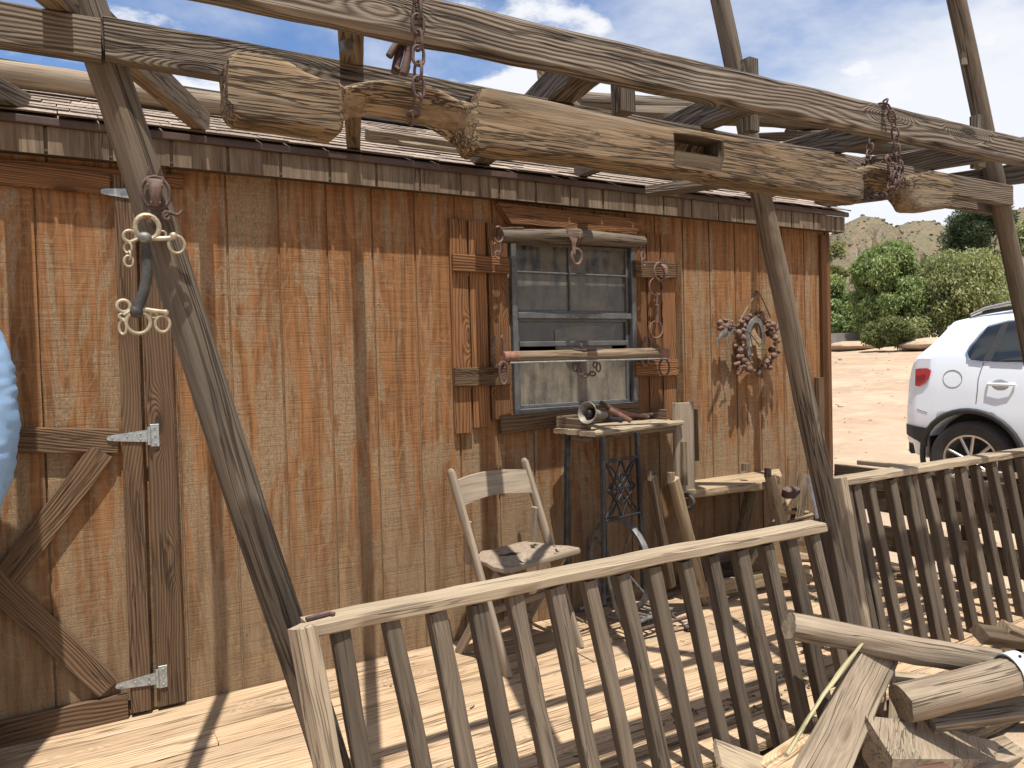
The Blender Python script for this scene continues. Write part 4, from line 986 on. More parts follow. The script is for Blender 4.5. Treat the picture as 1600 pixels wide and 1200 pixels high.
# ================================================================== stitching horse bench
t=thing('stitching_horse','pale wooden stitching horse bench with splayed legs and tall clamp board','bench',(2.45,-.25,0))
ZB=.6
m=MB(); P=[at(x,y,Z=ZB) for x,y in((1052,769),(1118,762),(1160,757),(1208,753),(1222,742),(1218,733),(1195,731),(1165,730),(1140,733),(1118,745),(1085,750),(1048,756))]
c0=P[0]; m.prism([(p.x-c0.x,p.y-c0.y) for p in P],c0-V((0,0,.02)),(1,0,0),(0,1,0),.045,bev=.006,tone=.7); m.build('seat_plank',M_tan,t,smooth=30)
m=MB(); m.plank(at(1028,754,Z=.58),at(1062,757,Z=.58),.06,.045,up=(0,0,1),tone=.3); m.build('plank_end',M_tan,t)
def leg(A,B,w=.05,t_=.04,tone=.5,mat=M_tan,nm='leg',**k):
    m=MB(); m.plank(A,B,w,t_,up=(0,-1,0),seg=8,tone=tone,ch=.008,**k); return m.build(nm,mat,t)
leg(at(1052,748,Y=-.36),at(1103,948,Y=-.28),.052,.05,.8)
leg(at(1018,742,Y=-.22),at(1048,915,Y=-.12),.05,.045,.5,M_tandark)
leg(at(1203,742,Y=-.33),at(1252,955,Y=-.36),.055,.05,.5)
leg(at(1173,765,Y=-.16),at(1148,880,Y=-.06),.05,.05,.2,M_tandark)
for (x,y,Y) in((1050,745,-.36),(1016,741,-.22),(1201,737,-.33)): p=at(x,y,Y=Y); m=MB(); m.log(p-V((.008,0,.03)),p+V((-.006,0,.022)),.020,.019,n=12,seg=3,rough=.03); m.build('tenon',M_tandark,t,smooth=50)
m=MB(); p=at(1165,727,Y=-.2); m.log(p-V((0,0,.03)),p+V((0,0,.012)),.024,.023,n=12,seg=3,rough=.03); m.build('peg',M_tandark,t,smooth=50)
m=MB(); A=at(1081,925,Y=-.30); B=at(1262,893,Y=-.34); m.plank(A,B,.075,.03,up=(0,-1,0),tone=.8,seg=12); m.build('stretcher',M_tan,t)
A=at(1067,629,Y=-.2); B=at(1070,775,Y=-.2)
m=MB(); m.plank(B,A,.135,.03,up=(0,-1,0),tone=.7,seg=8,jit=.002,ch=.006); m.build('clamp_board',M_chair,t)
m=MB(); m.plank(at(1069,758,Y=-.226),at(1068,690,Y=-.222),.034,.022,up=(0,-1,0),tone=.2); m.build('clamp_arm',M_tandark,t)
m=MB(); m.plank(at(1083,640,Y=-.17),at(1086,720,Y=-.17),.05,.02,up=(0,-1,0),tone=.1); m.build('clamp_back',M_dark,t)
m=MB(); ring(m,at(1074,784,Y=-.26),.035,.035,.012,nrm=(1,.3,0)); m.build('strap_ring',M_leather,t)
# ================================================================== odds and ends at the far corner of the deck
def stick(name,lab,a,b,r,mat,cat='stick',w=None):
    m=MB(); A=at(a[0],a[1],Y=a[2]); B=at(b[0],b[1],Y=b[2])
    if w: m.plank(A,B,w,r,up=(0,-1,0),jit=.003)
    else: m.log(A,B,r,r*.9,n=10,rough=.1,bend=.01)
    return tag(m.build(name,mat,None,smooth=45),lab,cat)
stick('plank','white painted plank with a dark knot leaning at the deck corner',(1265,745,-.45),(1287,840,-.55),.022,plain('chalky_white',(.66,.64,.58),.8,0,c2=(.45,.40,.33),scale=14),'plank',w=.05)
stick('timber_block','weathered timber block standing upright in the corner clutter',(1256,742,-.30),(1240,840,-.32),.05,M_tandark,'block',w=.055)
stick('stick','long pale diagonal stick leaning in the deck corner',(1238,772,-.25),(1168,886,-.32),.017,M_tan)
stick('stick','pale horizontal stick lying above the corner clutter',(1215,798,-.35),(1262,800,-.30),.012,M_tan)
stick('stick','curved brown stick just under the pale horizontal stick',(1222,818,-.35),(1268,803,-.32),.012,M_tandark)
stick('stick','pale stick sticking out of the debris low behind the last picket',(1200,838,-.35),(1256,850,-.35),.013,M_tan)
stick('stick','dark stick leaning into the debris below the stitching horse',(1168,868,-.30),(1226,905,-.35),.014,M_tandark)
stick('board_scrap','flat tan board scrap on the deck beside the stitching horse',(1200,885,-.35),(1265,905,-.40),.02,M_tan,'board',w=.06)
stick('board_scrap','grey board scrap against the wall behind the stitching horse legs',(1085,880,-.06),(1180,860,-.05),.02,M_tandark,'board',w=.07)
stick('board_scrap','lower grey board scrap lying at the foot of the wall',(1060,905,-.08),(1170,895,-.06),.02,M_dark,'board',w=.06)
m=MB(); c=at(1236,768,Y=-.35)
m.prism([(-.06,-.03),(.02,-.04),(.07,-.01),(.06,.02),(.02,.012),(-.02,.035),(-.07,.015)],c,(1,.2,0),(0,-.3,1),.05,bev=.01); tag(m.build('iron_casting',M_rust,None,smooth=40),'dark rusty iron casting on top of the corner clutter','iron part')
m=MB(); pts=[at(x,y,Y=-.5) for x,y in((1325,826),(1336,838),(1340,860),(1330,855),(1322,840))]; c=pts[0]
m.prism([(p.x-c.x,p.z-c.z) for p in pts],c,(1,.3,0),(0,-.2,1),.015,bev=.003); tag(m.build('plough_share',plain('blue_steel',(.30,.33,.36),.5,.4,scale=20),None),'blue grey steel plough share behind the second pole','plough share')
m=MB()
for (x,y,s) in((1318,775,.04),(1322,790,.035),(1326,812,.03),(1318,825,.035)): m.ell(at(x,y,Y=-.55),(s,s*.8,s*.7),10,7,bump=.35)
tag(m.build('stump_root',M_dry,None,smooth=60),'knobbly pale root wood just right of the second pole','root')
stick('stick','short pale stick poking out beside the second pole',(1308,820,-.6),(1334,806,-.5),.014,M_tan)
stick('iron_pipe','thin dark pipe lying along the deck under the flywheel',(1000,985,-.5),(1085,962,-.52),.010,M_rust,'pipe')
stick('stick','thin twig lying on the deck by the chair foot',(900,965,-.2),(935,985,-.3),.004,M_tandark)
stick('stick','second thin twig crossing the deck by the chair foot',(905,992,-.3),(945,978,-.3),.004,M_tandark)
stick('iron_bar','flat iron bar lying behind the flywheel feet',(1000,975,-.4),(1090,955,-.3),.006,M_iron,'iron bar',w=.03)
m=MB(); c=at(1085,977,Z=.02); ring(m,c,.05,.025,.012,nrm=(0,.3,1)); m.ell(c,(.03,.03,.02),bump=.4); tag(m.build('iron_casting',M_rust,None,smooth=60),'small rusty iron casting on the deck by the treadle foot','iron part')
rs=random.Random(8)
for i in range(7):
    c=V((rs.uniform(3.0,3.5),rs.uniform(-.9,-.15),.02)); d=V((rs.uniform(-1,1),rs.uniform(-1,1),rs.uniform(-.05,.25))).normalized()*.3
    m=MB(); m.log(c-d*.5+V((0,0,.03)),c+d*.5+V((0,0,.05)),.022,.018,n=10,rough=.15)
    tag(m.build('scrap_stick',M_tan if i%2 else M_tandark,None,smooth=50),'scrap stick heaped on the deck behind the right railing','stick','scrap sticks heaped behind the right railing')

# ================================================================== heap of old wood in front
def deep(px,py,t): return CP+(CF+CR*((px-800)/F)-CU*((py-600)/F))*t
def fl(name,lab,cat,m,mat,**k): return tag(m.build(name,mat,None,**k),lab,cat)
m=MB(); m.log(deep(1230,974,2.34),deep(1575,1042,2.50),.038,.045,n=20,rough=.2,bend=.03,tone=.6,seg=40); fl('split_log','long split log lying slanted against the front of the picket railing','log',m,M_dry,smooth=50)
m=MB(); m.log(deep(1408,1098,2.30),deep(1700,1022,2.40),.056,.057,n=12,rough=.09,bend=.006,tone=.6,seg=24); lg=fl('fence_post','cracked round post with a metal band lying on the wood heap','post',m,M_dry,smooth=40)
A=deep(1408,1098,2.30); B=deep(1700,1022,2.40); d=(B-A).normalized(); c=A+(B-A)*.60
m=MB(); m.lathe([(-.022,.060),(-.022,.064),(.022,.064),(.022,.060)],c,d,28); 
m.build('metal_band',plain('white_zinc',(.75,.80,.82),.4,.5,c2=(.6,.65,.68),scale=20),lg,smooth=40)
m=MB()
for an in(.5,1.2,2.2): 
    e1=d.cross(V((0,0,1))).normalized(); e2=e1.cross(d); m.ell(c+(e1*math.cos(an)+e2*math.sin(an))*.0665+d*.004,(.005,.005,.005),8,5)
m.build('band_hole',M_black,lg)
m=MB(); m.plank(at(1377,1012,Y=-1.70),at(1262,1250,Y=-1.99),.125,.035,up=(.25,-.75,.62),tone=.75,jit=.003,ch=.006,seg=20); fl('old_plank','broad grey brown plank leaning up under the split log','plank',m,M_dry)
m=MB(); m.plank(at(1350,1003,Y=-1.735),at(1228,1180,Y=-1.96),.008,.014,up=(.25,-.75,.62),tone=.6,seg=20,bow=.008,jit=.003); fl('green_batten','thin curved batten with pale green moss along the broad plank edge','batten',m,wood('mossy_batten',(.44,.39,.235),(.20,.18,.09),fine=80,ring=10,crack=.1,knots=.1))
m=MB(); m.plank(at(1395,1125,Y=-1.76),at(1393,1012,Y=-1.73),.030,.016,up=(.1,-1,.1),tone=.9,tap=.45,jit=.004,seg=12); m.plank(at(1383,1110,Y=-1.765),at(1382,1010,Y=-1.735),.008,.008,up=(0,-1,0),tone=.9,tap=.3,seg=8); fl('splinter','pale upright splinter of wood between plank and round post','splinter',m,M_rail)
m=MB(); P=[at(x,y,Y=Y) for x,y,Y in((1352,1118,-1.88),(1440,1128,-1.80),(1520,1150,-1.76),(1600,1170,-1.72),(1590,1186,-1.80),(1395,1186,-2.0))]
def slab(m,P,n,th,tone):
    k=len(P); q=[p-V(n)*th for p in P]; gs=[(p.x*.85+p.y*.5,p.y*.85-p.x*.5,p.z) for p in P+q]
    m.add(P+q,[tuple(range(k)),tuple(range(2*k-1,k-1,-1))]+[(i,i+k,(i+1)%k+k,(i+1)%k) for i in range(k)],gs,tone)
slab(m,P,(0,-.1,1),.12,.6); fl('timber_block','heavy squared timber end with pointed corner at the bottom right','timber',m,M_dry,smooth=0)
m=MB(); m.box(at(1452,1200,Y=-2.0)+V((0,0,-.062)),(.15,.09,.10),rot=Matrix.Rotation(-.35,3,'Z'),tone=.5); fl('brick_block','reddish cut timber block at the bottom edge under the pointed timber','block',m,wood('red_heartwood',(.14,.075,.048),(.065,.035,.024),fine=60,ring=10,crack=.3,knots=.1))
m=MB(); m.plank(at(1440,1150,Y=-1.72),at(1565,1100,Y=-1.60),.16,.05,up=(0,-.25,1),tone=.35,seg=8); fl('flat_board','flat grey board lying in shade below the round post','board',m,M_tandark)
m=MB(); m.plank(at(1530,990,Y=-1.50),at(1660,1010,Y=-1.45),.07,.05,up=(.1,-.6,.8),tone=.3,seg=6); fl('dark_beam_end','dark cut beam end poking in at the right edge','beam',m,M_dark)
m=MB(); m.plank(at(1568,980,Y=-1.47),at(1680,1030,Y=-1.50),.06,.04,up=(.3,-.6,.8),tone=.8,seg=6); fl('grey_beam_end','grey cut beam end above the metal band at the right edge','beam',m,M_tandark)
m=MB(); m.log(at(1572,1068,Y=-1.70),at(1690,1190,Y=-1.80),.036,.036,n=14,tone=.3); fl('short_log','short dark log leaning down from the metal band','log',m,M_pole,smooth=50)
m=MB(); m.plank(at(1120,1178,Y=-1.63),at(1260,1240,Y=-1.75),.10,.022,up=(.1,-.4,.9),tone=.9,tap=1.5,seg=8,jit=.004); fl('pale_plank','pale pointed plank end in front of the picket feet','plank',m,M_rail)
m=MB(); m.plank(at(1200,1210,Y=-1.70),at(1330,1120,Y=-1.56),.09,.03,up=(0,-.3,1),tone=.85,seg=8); fl('ground_plank','sunlit plank on the ground in front of the bottom rail','plank',m,M_deck)
m=MB(); m.plank(at(1500,1200,Y=-1.85),at(1640,1150,Y=-1.66),.11,.04,up=(0,-.2,1),tone=.6,seg=8); fl('ground_plank','grey plank on the ground behind the pointed timber','plank',m,M_dry)
m=MB(); m.plank(deep(1445,1120,2.36),deep(1640,1095,2.42),.10,.03,up=(-.2,-.4,1),tone=.5,seg=8); fl('flat_board','second grey board lying just under the round post beside the metal band','board',m,M_dry)
m=MB(); m.plank(deep(1395,1065,2.50),deep(1600,1078,2.62),.08,.028,up=(-.1,-.3,1),tone=.7,seg=8); fl('flat_board','narrow sunlit board lying between the split log and the round post','board',m,M_rail)
# straw, one scatter of dry stalks
m=MB(); rs=random.Random(4)
for i in range(420):
    x=rs.uniform(.9,3.2); y=rs.uniform(-2.2,-1.55); z=-.15
    a=rs.uniform(0,6.28); l=rs.uniform(.02,.09); up=rs.uniform(0,.6)
    p=V((x,y,z)); m.tube([p,p+V((math.cos(a)*l*.5,math.sin(a)*l*.5,l*up*.7)),p+V((math.cos(a)*l,math.sin(a)*l,l*up))],.0011,3,caps=False)
c=at(1560,1150,Y=-1.62)
for i in range(120):
    a=rs.uniform(0,6.28); l=rs.uniform(.03,.08); p=c+V((rs.uniform(-.06,.08),rs.uniform(-.05,.05),rs.uniform(-.05,-.01)))
    m.tube([p,p+V((math.cos(a)*l*.5,math.sin(a)*l*.5,l*.5)),p+V((math.cos(a)*l,math.sin(a)*l,l*.4))],.0011,3,caps=False)
o=m.build('straw',plain('dry_straw',(.55,.43,.22),.8,c2=(.38,.28,.13),scale=5),None); o['kind']='stuff'
# litter on the deck
m=MB()
for i in range(90):
    x=rs.uniform(.2,3.4); y=rs.uniform(-1.3,-.1); a=rs.uniform(0,6.28); l=rs.uniform(.006,.03)
    p=V((x,y,.004)); m.tube([p,p+V((math.cos(a)*l,math.sin(a)*l,rs.uniform(0,.006)))],rs.uniform(.001,.003),4)
for i in range(60):
    x=rs.uniform(1.0,1.9); y=rs.uniform(-1.29,-1.12); m.ell((x,y,.004),(rs.uniform(.003,.010),rs.uniform(.003,.010),.004),6,4,bump=.5)
o=m.build('deck_litter',M_tandark,None); o['kind']='stuff'
# ================================================================== ground, hills
def hground(x,y):
    s=.85*x+.5*y-4.2
    h=-.15
    if s>0: h+=.075*min(s,30)+(.02*min(max(0,s-30),170))
    d=math.hypot(x-1,y+1)
    h+=.02*noise.noise(V((x*.8,y*.8,0)))*min(1,max(0,(d-2.5)/4))+.10*noise.noise(V((x*.12,y*.12,4)))*min(1,max(0,(d-6)/12))
    return h
def ground_mat():
    N=NT('dry_dirt'); A=N.n('ShaderNodeNewGeometry').outputs['Position']
    n1=N.noise(A,.35,5,.6); n2=N.noise(A,3.0,6,.65); n3=N.noise(A,28,5,.7); n4=N.noise(N.vmul(A,(1,.35,1)),1.1,4,.6)
    c=N.mix(N.smooth(n1,.35,.65),(.32,.232,.16),(.40,.305,.218))
    c=N.mix(N.smooth(n2,.45,.7,0,.55),c,(.50,.385,.265))
    c=N.mix(N.smooth(n4,.55,.68,0,.5),c,(.30,.19,.11))
    c=N.mix(N.smooth(n3,.58,.72,0,.45),c,(.235,.16,.095))
    h=N.math('ADD',N.math('MULTIPLY',n2,1.2),N.math('MULTIPLY',n3,.35))
    return N.out(c,.95,0,h,.9,.03,.15)
m=MB(); nA=160; radii=[0]+[.6*1.115**k for k in range(78)]
vs=[(1,-1,hground(1,-1))]
for r_ in radii[1:]:
    for k in range(nA): a=2*math.pi*k/nA; x=1+r_*math.cos(a); y=-1+r_*math.sin(a); vs.append((x,y,hground(x,y)))
fs=[(0,1+k,1+(k+1)%nA) for k in range(nA)]
for i in range(len(radii)-2):
    for k in range(nA): a=1+i*nA+k;b=1+i*nA+(k+1)%nA; fs.append((a,a+nA,b+nA,b))
m.add(vs,fs,vs,.5); g=m.build('ground',ground_mat(),None,smooth=180); g['kind']='structure'
def hills_mat():
    N=NT('chaparral_hills'); A=N.n('ShaderNodeNewGeometry').outputs['Position']
    n1=N.noise(A,.018,5,.6); n2=N.noise(A,.32,3,.6); n3=N.noise(A,.09,4,.6); n4=N.noise(A,1.1,2,.5)
    c=N.mix(N.smooth(n1,.38,.62),(.195,.137,.09),(.175,.135,.085))
    d=N.math('ADD',N.math('MULTIPLY',n2,.75),N.math('MULTIPLY',n3,.4))
    c=N.mix(N.smooth(d,.50,.60,0,.92),c,N.mix(N.smooth(n4,.4,.6),(.105,.10,.065),(.17,.155,.10)))
    return N.out(c,1,0,n2,.9,2.5,.05)
vs=[];fs=[];nA2,nR2=200,46
def azd(px): return YAW+math.atan((px-800)/F)
pk=[(azd(1352),360,54,.062,70),(azd(1290),420,55,.05,90),(azd(1437),470,66,.070,90),(azd(1520),760,106,.08,150),(azd(1620),620,82,.09,120),(azd(1200),700,95,.12,130),(azd(1900),700,120,.25,160),(azd(600),900,120,.4,150),(azd(-300),900,100,.4,150),(azd(1390),240,20,.06,50),(azd(1470),260,24,.07,55)]
for j in range(nR2):
    D=110*1.055**j
    for i in range(nA2):
        az=-1.3+3.6*i/(nA2-1); h=0
        for (a,d0,H,wa,wd) in pk: pass
        h2=sum((H*math.exp(-((az-a)/wa)**2*.5-((D-d0)/wd)**2*.5))**9 for (a,d0,H,wa,wd) in pk)**(1/9)
        x=CP.x+D*math.sin(az); y=CP.y+D*math.cos(az)
        nn=noise.noise(V((x*.02,y*.02,1)))*2.5+noise.noise(V((x*.06,y*.06,3)))*2.2+noise.noise(V((x*.18,y*.18,5)))*.9
        e=min(1,j/6)
        vs.append((x,y,hground(x,y)-3*(1-e)+e*(h2+nn*min(1,h2/25)) ))
for j in range(nR2-1):
    for i in range(nA2-1): a=j*nA2+i; fs.append((a,a+1,a+nA2+1,a+nA2))
m=MB(); m.add(vs,fs,vs,.5); g=m.build('hills',hills_mat(),None,smooth=180); g['kind']='structure'
# brush on the hillsides: uncountable, one object
hv=[V(v) for v in vs]; rb_=random.Random(21); m=MB(); fwd=V((CF.x,CF.y,0)).normalized()
cand=[]
for j in range(6,nR2-3):
    for i in range(nA2-1):
        p=hv[j*nA2+i]; d=p-CP; dn=d.normalized()
        sx=dn.dot(CR)/max(.05,dn.dot(CF))
        if dn.dot(CF)>.3 and .30<sx<.80: cand.append((j,i,d.length))
for _ in range(3800):
    j,i,D=rb_.choice(cand); u,v=rb_.random(),rb_.random()
    a,b,c_,d_=hv[j*nA2+i],hv[j*nA2+i+1],hv[(j+1)*nA2+i],hv[(j+1)*nA2+i+1]
    p=(a*(1-u)+b*u)*(1-v)+(c_*(1-u)+d_*u)*v
    if noise.noise(p*.02)+.35*noise.noise(p*.07)<-.12 and rb_.random()<.8: continue
    s_=rb_.uniform(.25,.6)*(1 if rb_.random()<.8 else 1.7)*(.6+D/700)
    m.ell(p+V((0,0,s_*.25)),(s_*rb_.uniform(.8,1.4),s_*rb_.uniform(.8,1.4),s_*rb_.uniform(.6,1.1)),5,3,bump=.6)
ob=m.build('hill_brush',plain('chaparral_brush',(.16,.125,.08),1,0,c2=(.115,.095,.06),scale=.2,bstr=0),None,smooth=0); ob['kind']='stuff'
# ================================================================== trees and shrubs
def leafmat(name,c1,c2,tr=.35):
    N=NT(name); T=N.attr('tone','Fac'); A=N.attr('grain')
    c=N.mix(T,c1,c2); 
    p=N.n('ShaderNodeBsdfPrincipled',{'Base Color':c,'Roughness':.55,'Specular IOR Level':.35})
    q=N.n('ShaderNodeBsdfTranslucent',{'Color':N.mix(.5,c,(.30,.36,.06))})
    x=N.n('ShaderNodeMixShader',{0:tr,1:p.outputs[0],2:q.outputs[0]}); N.n('ShaderNodeOutputMaterial',{0:x.outputs[0]}); return N.m
M_lg=leafmat('pepper_leaf',(.10,.16,.05),(.29,.36,.14)); M_ly=leafmat('olive_leaf',(.145,.17,.065),(.36,.37,.17)); M_ld=leafmat('pine_leaf',(.018,.04,.020),(.055,.085,.038),.12); M_lb=leafmat('shrub_leaf',(.07,.10,.035),(.24,.22,.10))
M_bark=plain('tree_bark',(.19,.14,.10),.9,0,scale=6,bstr=.6); M_bare=plain('bare_branch',(.36,.31,.26),.9,0,scale=6)
def tree(name,lab,px,base_y,D,wpx,toppx,mat,nleaf,seed,droop=.6,leaf=(.20,.05),cat='tree',group=None,trunk=True,clumps=34,rmin=.2,rmax=.38,low=.08):
    r=random.Random(seed); az=azd(px)
    depth=D; dv=CF+CR*((px-800)/F)-CU*((base_y-600)/F); P=CP+dv*depth
    base=V((P.x,P.y,P.z)); H=(base_y-toppx)*depth/F; Wd=wpx*depth/F/2
    t=thing(name,lab,cat,base,group)
    cl=[]
    for k in range(clumps):
        a=r.uniform(0,2*math.pi); rr=math.sqrt(r.random())*.86; z=low+(1-low)*r.random()**.9
        prof=max(.25,math.sqrt(max(0,1-((z-.42)/.60)**2)))
        s=r.uniform(rmin,rmax)
        cl.append((base+V((Wd*rr*math.cos(a)*prof,Wd*rr*math.sin(a)*prof,H*(z*.88+.02))),Wd*s,r.random()))
    if trunk:
        m=MB(); m.log(base-V((0,0,.3)),base+V((Wd*.1,0,H*.5)),max(.08,H*.035),max(.04,H*.018),n=10,bend=.15)
        for c,s,_ in cl[:14]: 
            b0=base+V((0,0,H*r.uniform(.12,.45))); m.tube([b0,b0.lerp(c,.5)+V((0,0,H*.05)),c],max(.02,H*.010),6,rf=lambda u:1-.7*u)
        m.build('trunk',M_bark,t,smooth=60)
    m=MB(); V_=[];F_=[];G_=[];T_=[]
    per=nleaf//clumps
    for c,s,tn in cl:
        for k in range(per):
            d=V((r.gauss(0,1),r.gauss(0,1),r.gauss(0,1))).normalized()*(s*r.random()**.42)
            d.z*=.8; p=c+d
            if droop>0 and r.random()<.5: p.z-=r.random()*s*droop
            ax=V((r.gauss(0,.6),r.gauss(0,.6),-droop+r.gauss(0,.5))).normalized(); sd=ax.cross(V((r.gauss(0,1),r.gauss(0,1),r.gauss(0,1)))).normalized()
            l=leaf[0]*r.uniform(.6,1.3); w=leaf[1]*r.uniform(.7,1.3); b=len(V_)
            V_+= [p-sd*w*.5,p+ax*l*.5-sd*w*.8,p+ax*l,p+ax*l*.5+sd*w*.8] if False else [p,p+ax*l*.5-sd*w,p+ax*l,p+ax*l*.5+sd*w]
            F_.append((b,b+1,b+2,b+3)); G_+= [tuple(p)]*4; tt=min(1,max(0,tn*.55+r.random()*.5)); T_+=[tt]*4
    m.v=[tuple(v) for v in V_]; m.f=F_; m.g=G_; m.t=T_
    m.build('crown',mat,t,smooth=0); return t
tree('pepper_tree','deep green pepper tree with drooping crown beyond the dirt lot','' or 1388,537,27,122,370,M_lg,60000,1,.9,(.15,.030),clumps=60,rmin=.22,rmax=.36,low=.04)
tree('pepper_tree','bright green tree half hidden by the shed corner',1306,528,30,95,415,M_lg,26000,2,.8,(.15,.032),clumps=26)
tree('pepper_tree','broad yellow green tree behind the white car',1495,540,26,185,392,M_ly,60000,3,.9,(.15,.028),clumps=48)
tree('pine_tree','dark pine rising behind the third pole',1540,530,46,120,300,M_ld,24000,4,.1,(.28,.035),clumps=20,rmin=.25,rmax=.45,low=.45)
tree('pepper_tree','tall yellow green tree at the right edge behind the third pole',1622,540,33,120,325,M_ly,30000,5,.8,(.17,.036),clumps=26)
tree('shrub','low bush with dry tips at the foot of the deep green tree',1388,541,24,76,498,M_lb,12000,6,.3,(.11,.025),cat='shrub',trunk=False,clumps=14,low=.05,rmin=.25,rmax=.4)
tree('shrub','small dark bush at the foot of the tree beside the shed corner',1325,530,29,40,500,M_lg,1800,7,.2,(.14,.04),cat='shrub',trunk=False,clumps=8,low=.05,rmin=.25,rmax=.4)
tree('shrub','grey green hillside brush above the shed corner',1305,470,55,70,372,M_lb,3500,12,.2,(.3,.07),cat='shrub',trunk=False,clumps=16,low=.05,rmin=.2,rmax=.35)
tree('shrub','pale hillside brush left of the deep green tree',1365,455,58,60,385,M_lb,2500,13,.2,(.3,.07),cat='shrub',trunk=False,clumps=12,low=.05,rmin=.2,rmax=.35)
tree('pepper_tree','distant grey green tree between the deep green tree and the pine',1462,470,60,80,395,M_lb,4000,14,.4,(.35,.08),clumps=16)
def bare(px,by,D,h,lab,seed):
    r=random.Random(seed); dv=CF+CR*((px-800)/F)-CU*((by-600)/F); b=CP+dv*D; H=h*D/F; m=MB()
    def br(p,d,l,rad_,n):
        q=p+d*l; mid=p.lerp(q,.5)+V((r.uniform(-.08,.08),r.uniform(-.08,.08),0))*l
        m.tube([p,mid,q],rad_,5,rf=lambda u:1-.45*u)
        if n>0:
            for k in range(r.choice((2,3))):
                e=(d+V((r.uniform(-.7,.7),r.uniform(-.7,.7),r.uniform(-.15,.5)))).normalized(); br(p.lerp(q,r.uniform(.55,1)),e,l*r.uniform(.55,.8),rad_*.58,n-1)
    br(b,V((r.uniform(-.15,.15),0,1)).normalized(),H*.36,.12,5)
    tag(m.build('bare_tree',M_bare,None,smooth=60),lab,'tree')
bare(1366,432,58,100,'pale leafless tree standing on the hillside above the green trees',3); bare(1342,440,60,80,'thin leafless tree just left of the taller bare one',5); bare(1331,490,40,60,'dead grey shrub between the shed corner and the deep green tree',8)
m=MB(); A=CP+(CF+CR*((1290-800)/F)-CU*((529-600)/F))*28; B=CP+(CF+CR*((1348-800)/F)-CU*((527-600)/F))*28
m.plank(A,B,.5,.35,up=(0,0,1),seg=6); tag(m.build('low_wall',plain('old_concrete',(.25,.23,.20),.9,0,scale=3),None),'low concrete wall at the edge of the dirt lot','wall')
m=MB()
for (px,py,D,s) in ((1330,541,26,.5),(1452,538,24,.6),(1345,540,26,.35)):
    c=CP+(CF+CR*((px-800)/F)-CU*((py-600)/F))*D; m.ell(c,(s*2,s*1.2,s*.35),14,8,bump=.3)
o=m.build('dirt_mound',ground_mat(),None,smooth=80); o['kind']='structure'

# pebbles and tufts scattered over the dirt lot
m=MB(); rp=random.Random(31)
for i in range(1500):
    a=rp.uniform(-.35,1.25); d=3.6+22*rp.random()**2; x=CP.x+d*math.cos(a)+1.5; y=CP.y+d*math.sin(a)
    if x<3.75 and y>-1.8: continue
    q=rp.uniform(.008,.03)*(1 if rp.random()<.93 else 2.2); m.ell((x,y,hground(x,y)+q*.2),(q,q*rp.uniform(.7,1.2),q*.6),6,4,bump=.5)
o=m.build('gravel',plain('pebble',(.40,.31,.22),.9,0,c2=(.24,.18,.125),scale=3),None); o['kind']='stuff'

# ================================================================== white car
psi=rad(24); P0=CP+(CF+CR*((1515-800)/F)-CU*((764-600)/F))*6.85
nh=V((P0.x-CP.x,P0.y-CP.y,0)).normalized(); ex_=V((nh.y,-nh.x,0)); hd=ex_*math.cos(psi)-nh*math.sin(psi); lf=V((-hd.y,hd.x,0))
W2=.88
car=thing('parked_car','white compact suv parked on the dirt lot with its rear toward the shed','car',(P0+lf*W2),rz=math.atan2(hd.y,hd.x))
car.location.z=hground(P0.x,P0.y); Z0=car.location.z
def cp_(px,py,off=0.0):
    o=P0+lf*off; d=CF+CR*((px-800)/F)-CU*((py-600)/F); t_=(o-CP).dot(lf)/d.dot(lf); p=CP+d*t_; q=p-P0; return (q.x*hd.x+q.y*hd.y, p.z-Z0)
def LW(x,y,z): return V((car.location.x,car.location.y,Z0))+hd*x+lf*y+V((0,0,z))
def interp(tab,x):
    if x<=tab[0][0]: return tab[0][1]
    for (a,b),(c,d) in zip(tab,tab[1:]):
        if x<=c: u=(x-a)/(c-a) if c>a else 0; return b+(d-b)*u
    return tab[-1][1]
sil=[cp_(x,y,.22) for x,y in((1417,640),(1420,622),(1424,600),(1429,571),(1437,560),(1460,536),(1478,512),(1481,505),(1487,499),(1519,491),(1561,484),(1590,480))]
xr=sil[0][0]; zr=sil[-1][1]
sil=[(x,z) for x,z in sil]
top=sorted(sil)+[(sil[-1][0]+.5,zr+.04),(sil[-1][0]+1.0,zr+.03),(2.0,zr-.08),(2.75,1.06),(3.2,.98),(3.4,.86),(3.5,.6)]
bl=[cp_(1506,561),cp_(1600,567)]
zbelt=lambda x: bl[0][1]+(bl[1][1]-bl[0][1])*(x-bl[0][0])/(bl[1][0]-bl[0][0])*.35
wid=[(xr,.66),(xr+.06,.77),(xr+.16,.835),(xr+.35,.87),(0,.885),(.6,.88),(2.6,.885),(3.1,.86),(3.35,.74),(3.5,.55)]
def sec(x):
    w=interp(wid,x); zt=interp(top,x); zb=.32 if x>xr+.12 else .42; zbl=min(zbelt(x),zt-.05)
    gh=max(0,min(1,(zt-zbl)/.5))
    wr=w-(.05+.21*gh)
    return [(0,zb),(w*.8,zb),(w-.03,zb+.05),(w-.005,.50),(w,.66),(w-.004,.80),(w-.03,min(.95,zbl)),(w-.045,zbl),(w-.045-.5*(w-.045-wr),zbl+(zt-.09*gh-.02-zbl)*.5),(wr,zt-.07*gh-.01),(wr-.07,zt-.02*gh-.004),(wr*.5,zt+.012*gh),(0,zt+.02*gh)]
xs_=sorted(set([xr,xr+.03,xr+.06,xr+.1]+[xr+.03*k for k in range(4,26)]+[round(.2+.12*k,3) for k in range(27)]+[3.42,3.46,3.5]))
xs_=[x for i,x in enumerate(xs_) if i==0 or x-xs_[i-1]>.008]
vs=[];fs=[]
half=[sec(x) for x in xs_]; nP=13; ring_=2*nP-2
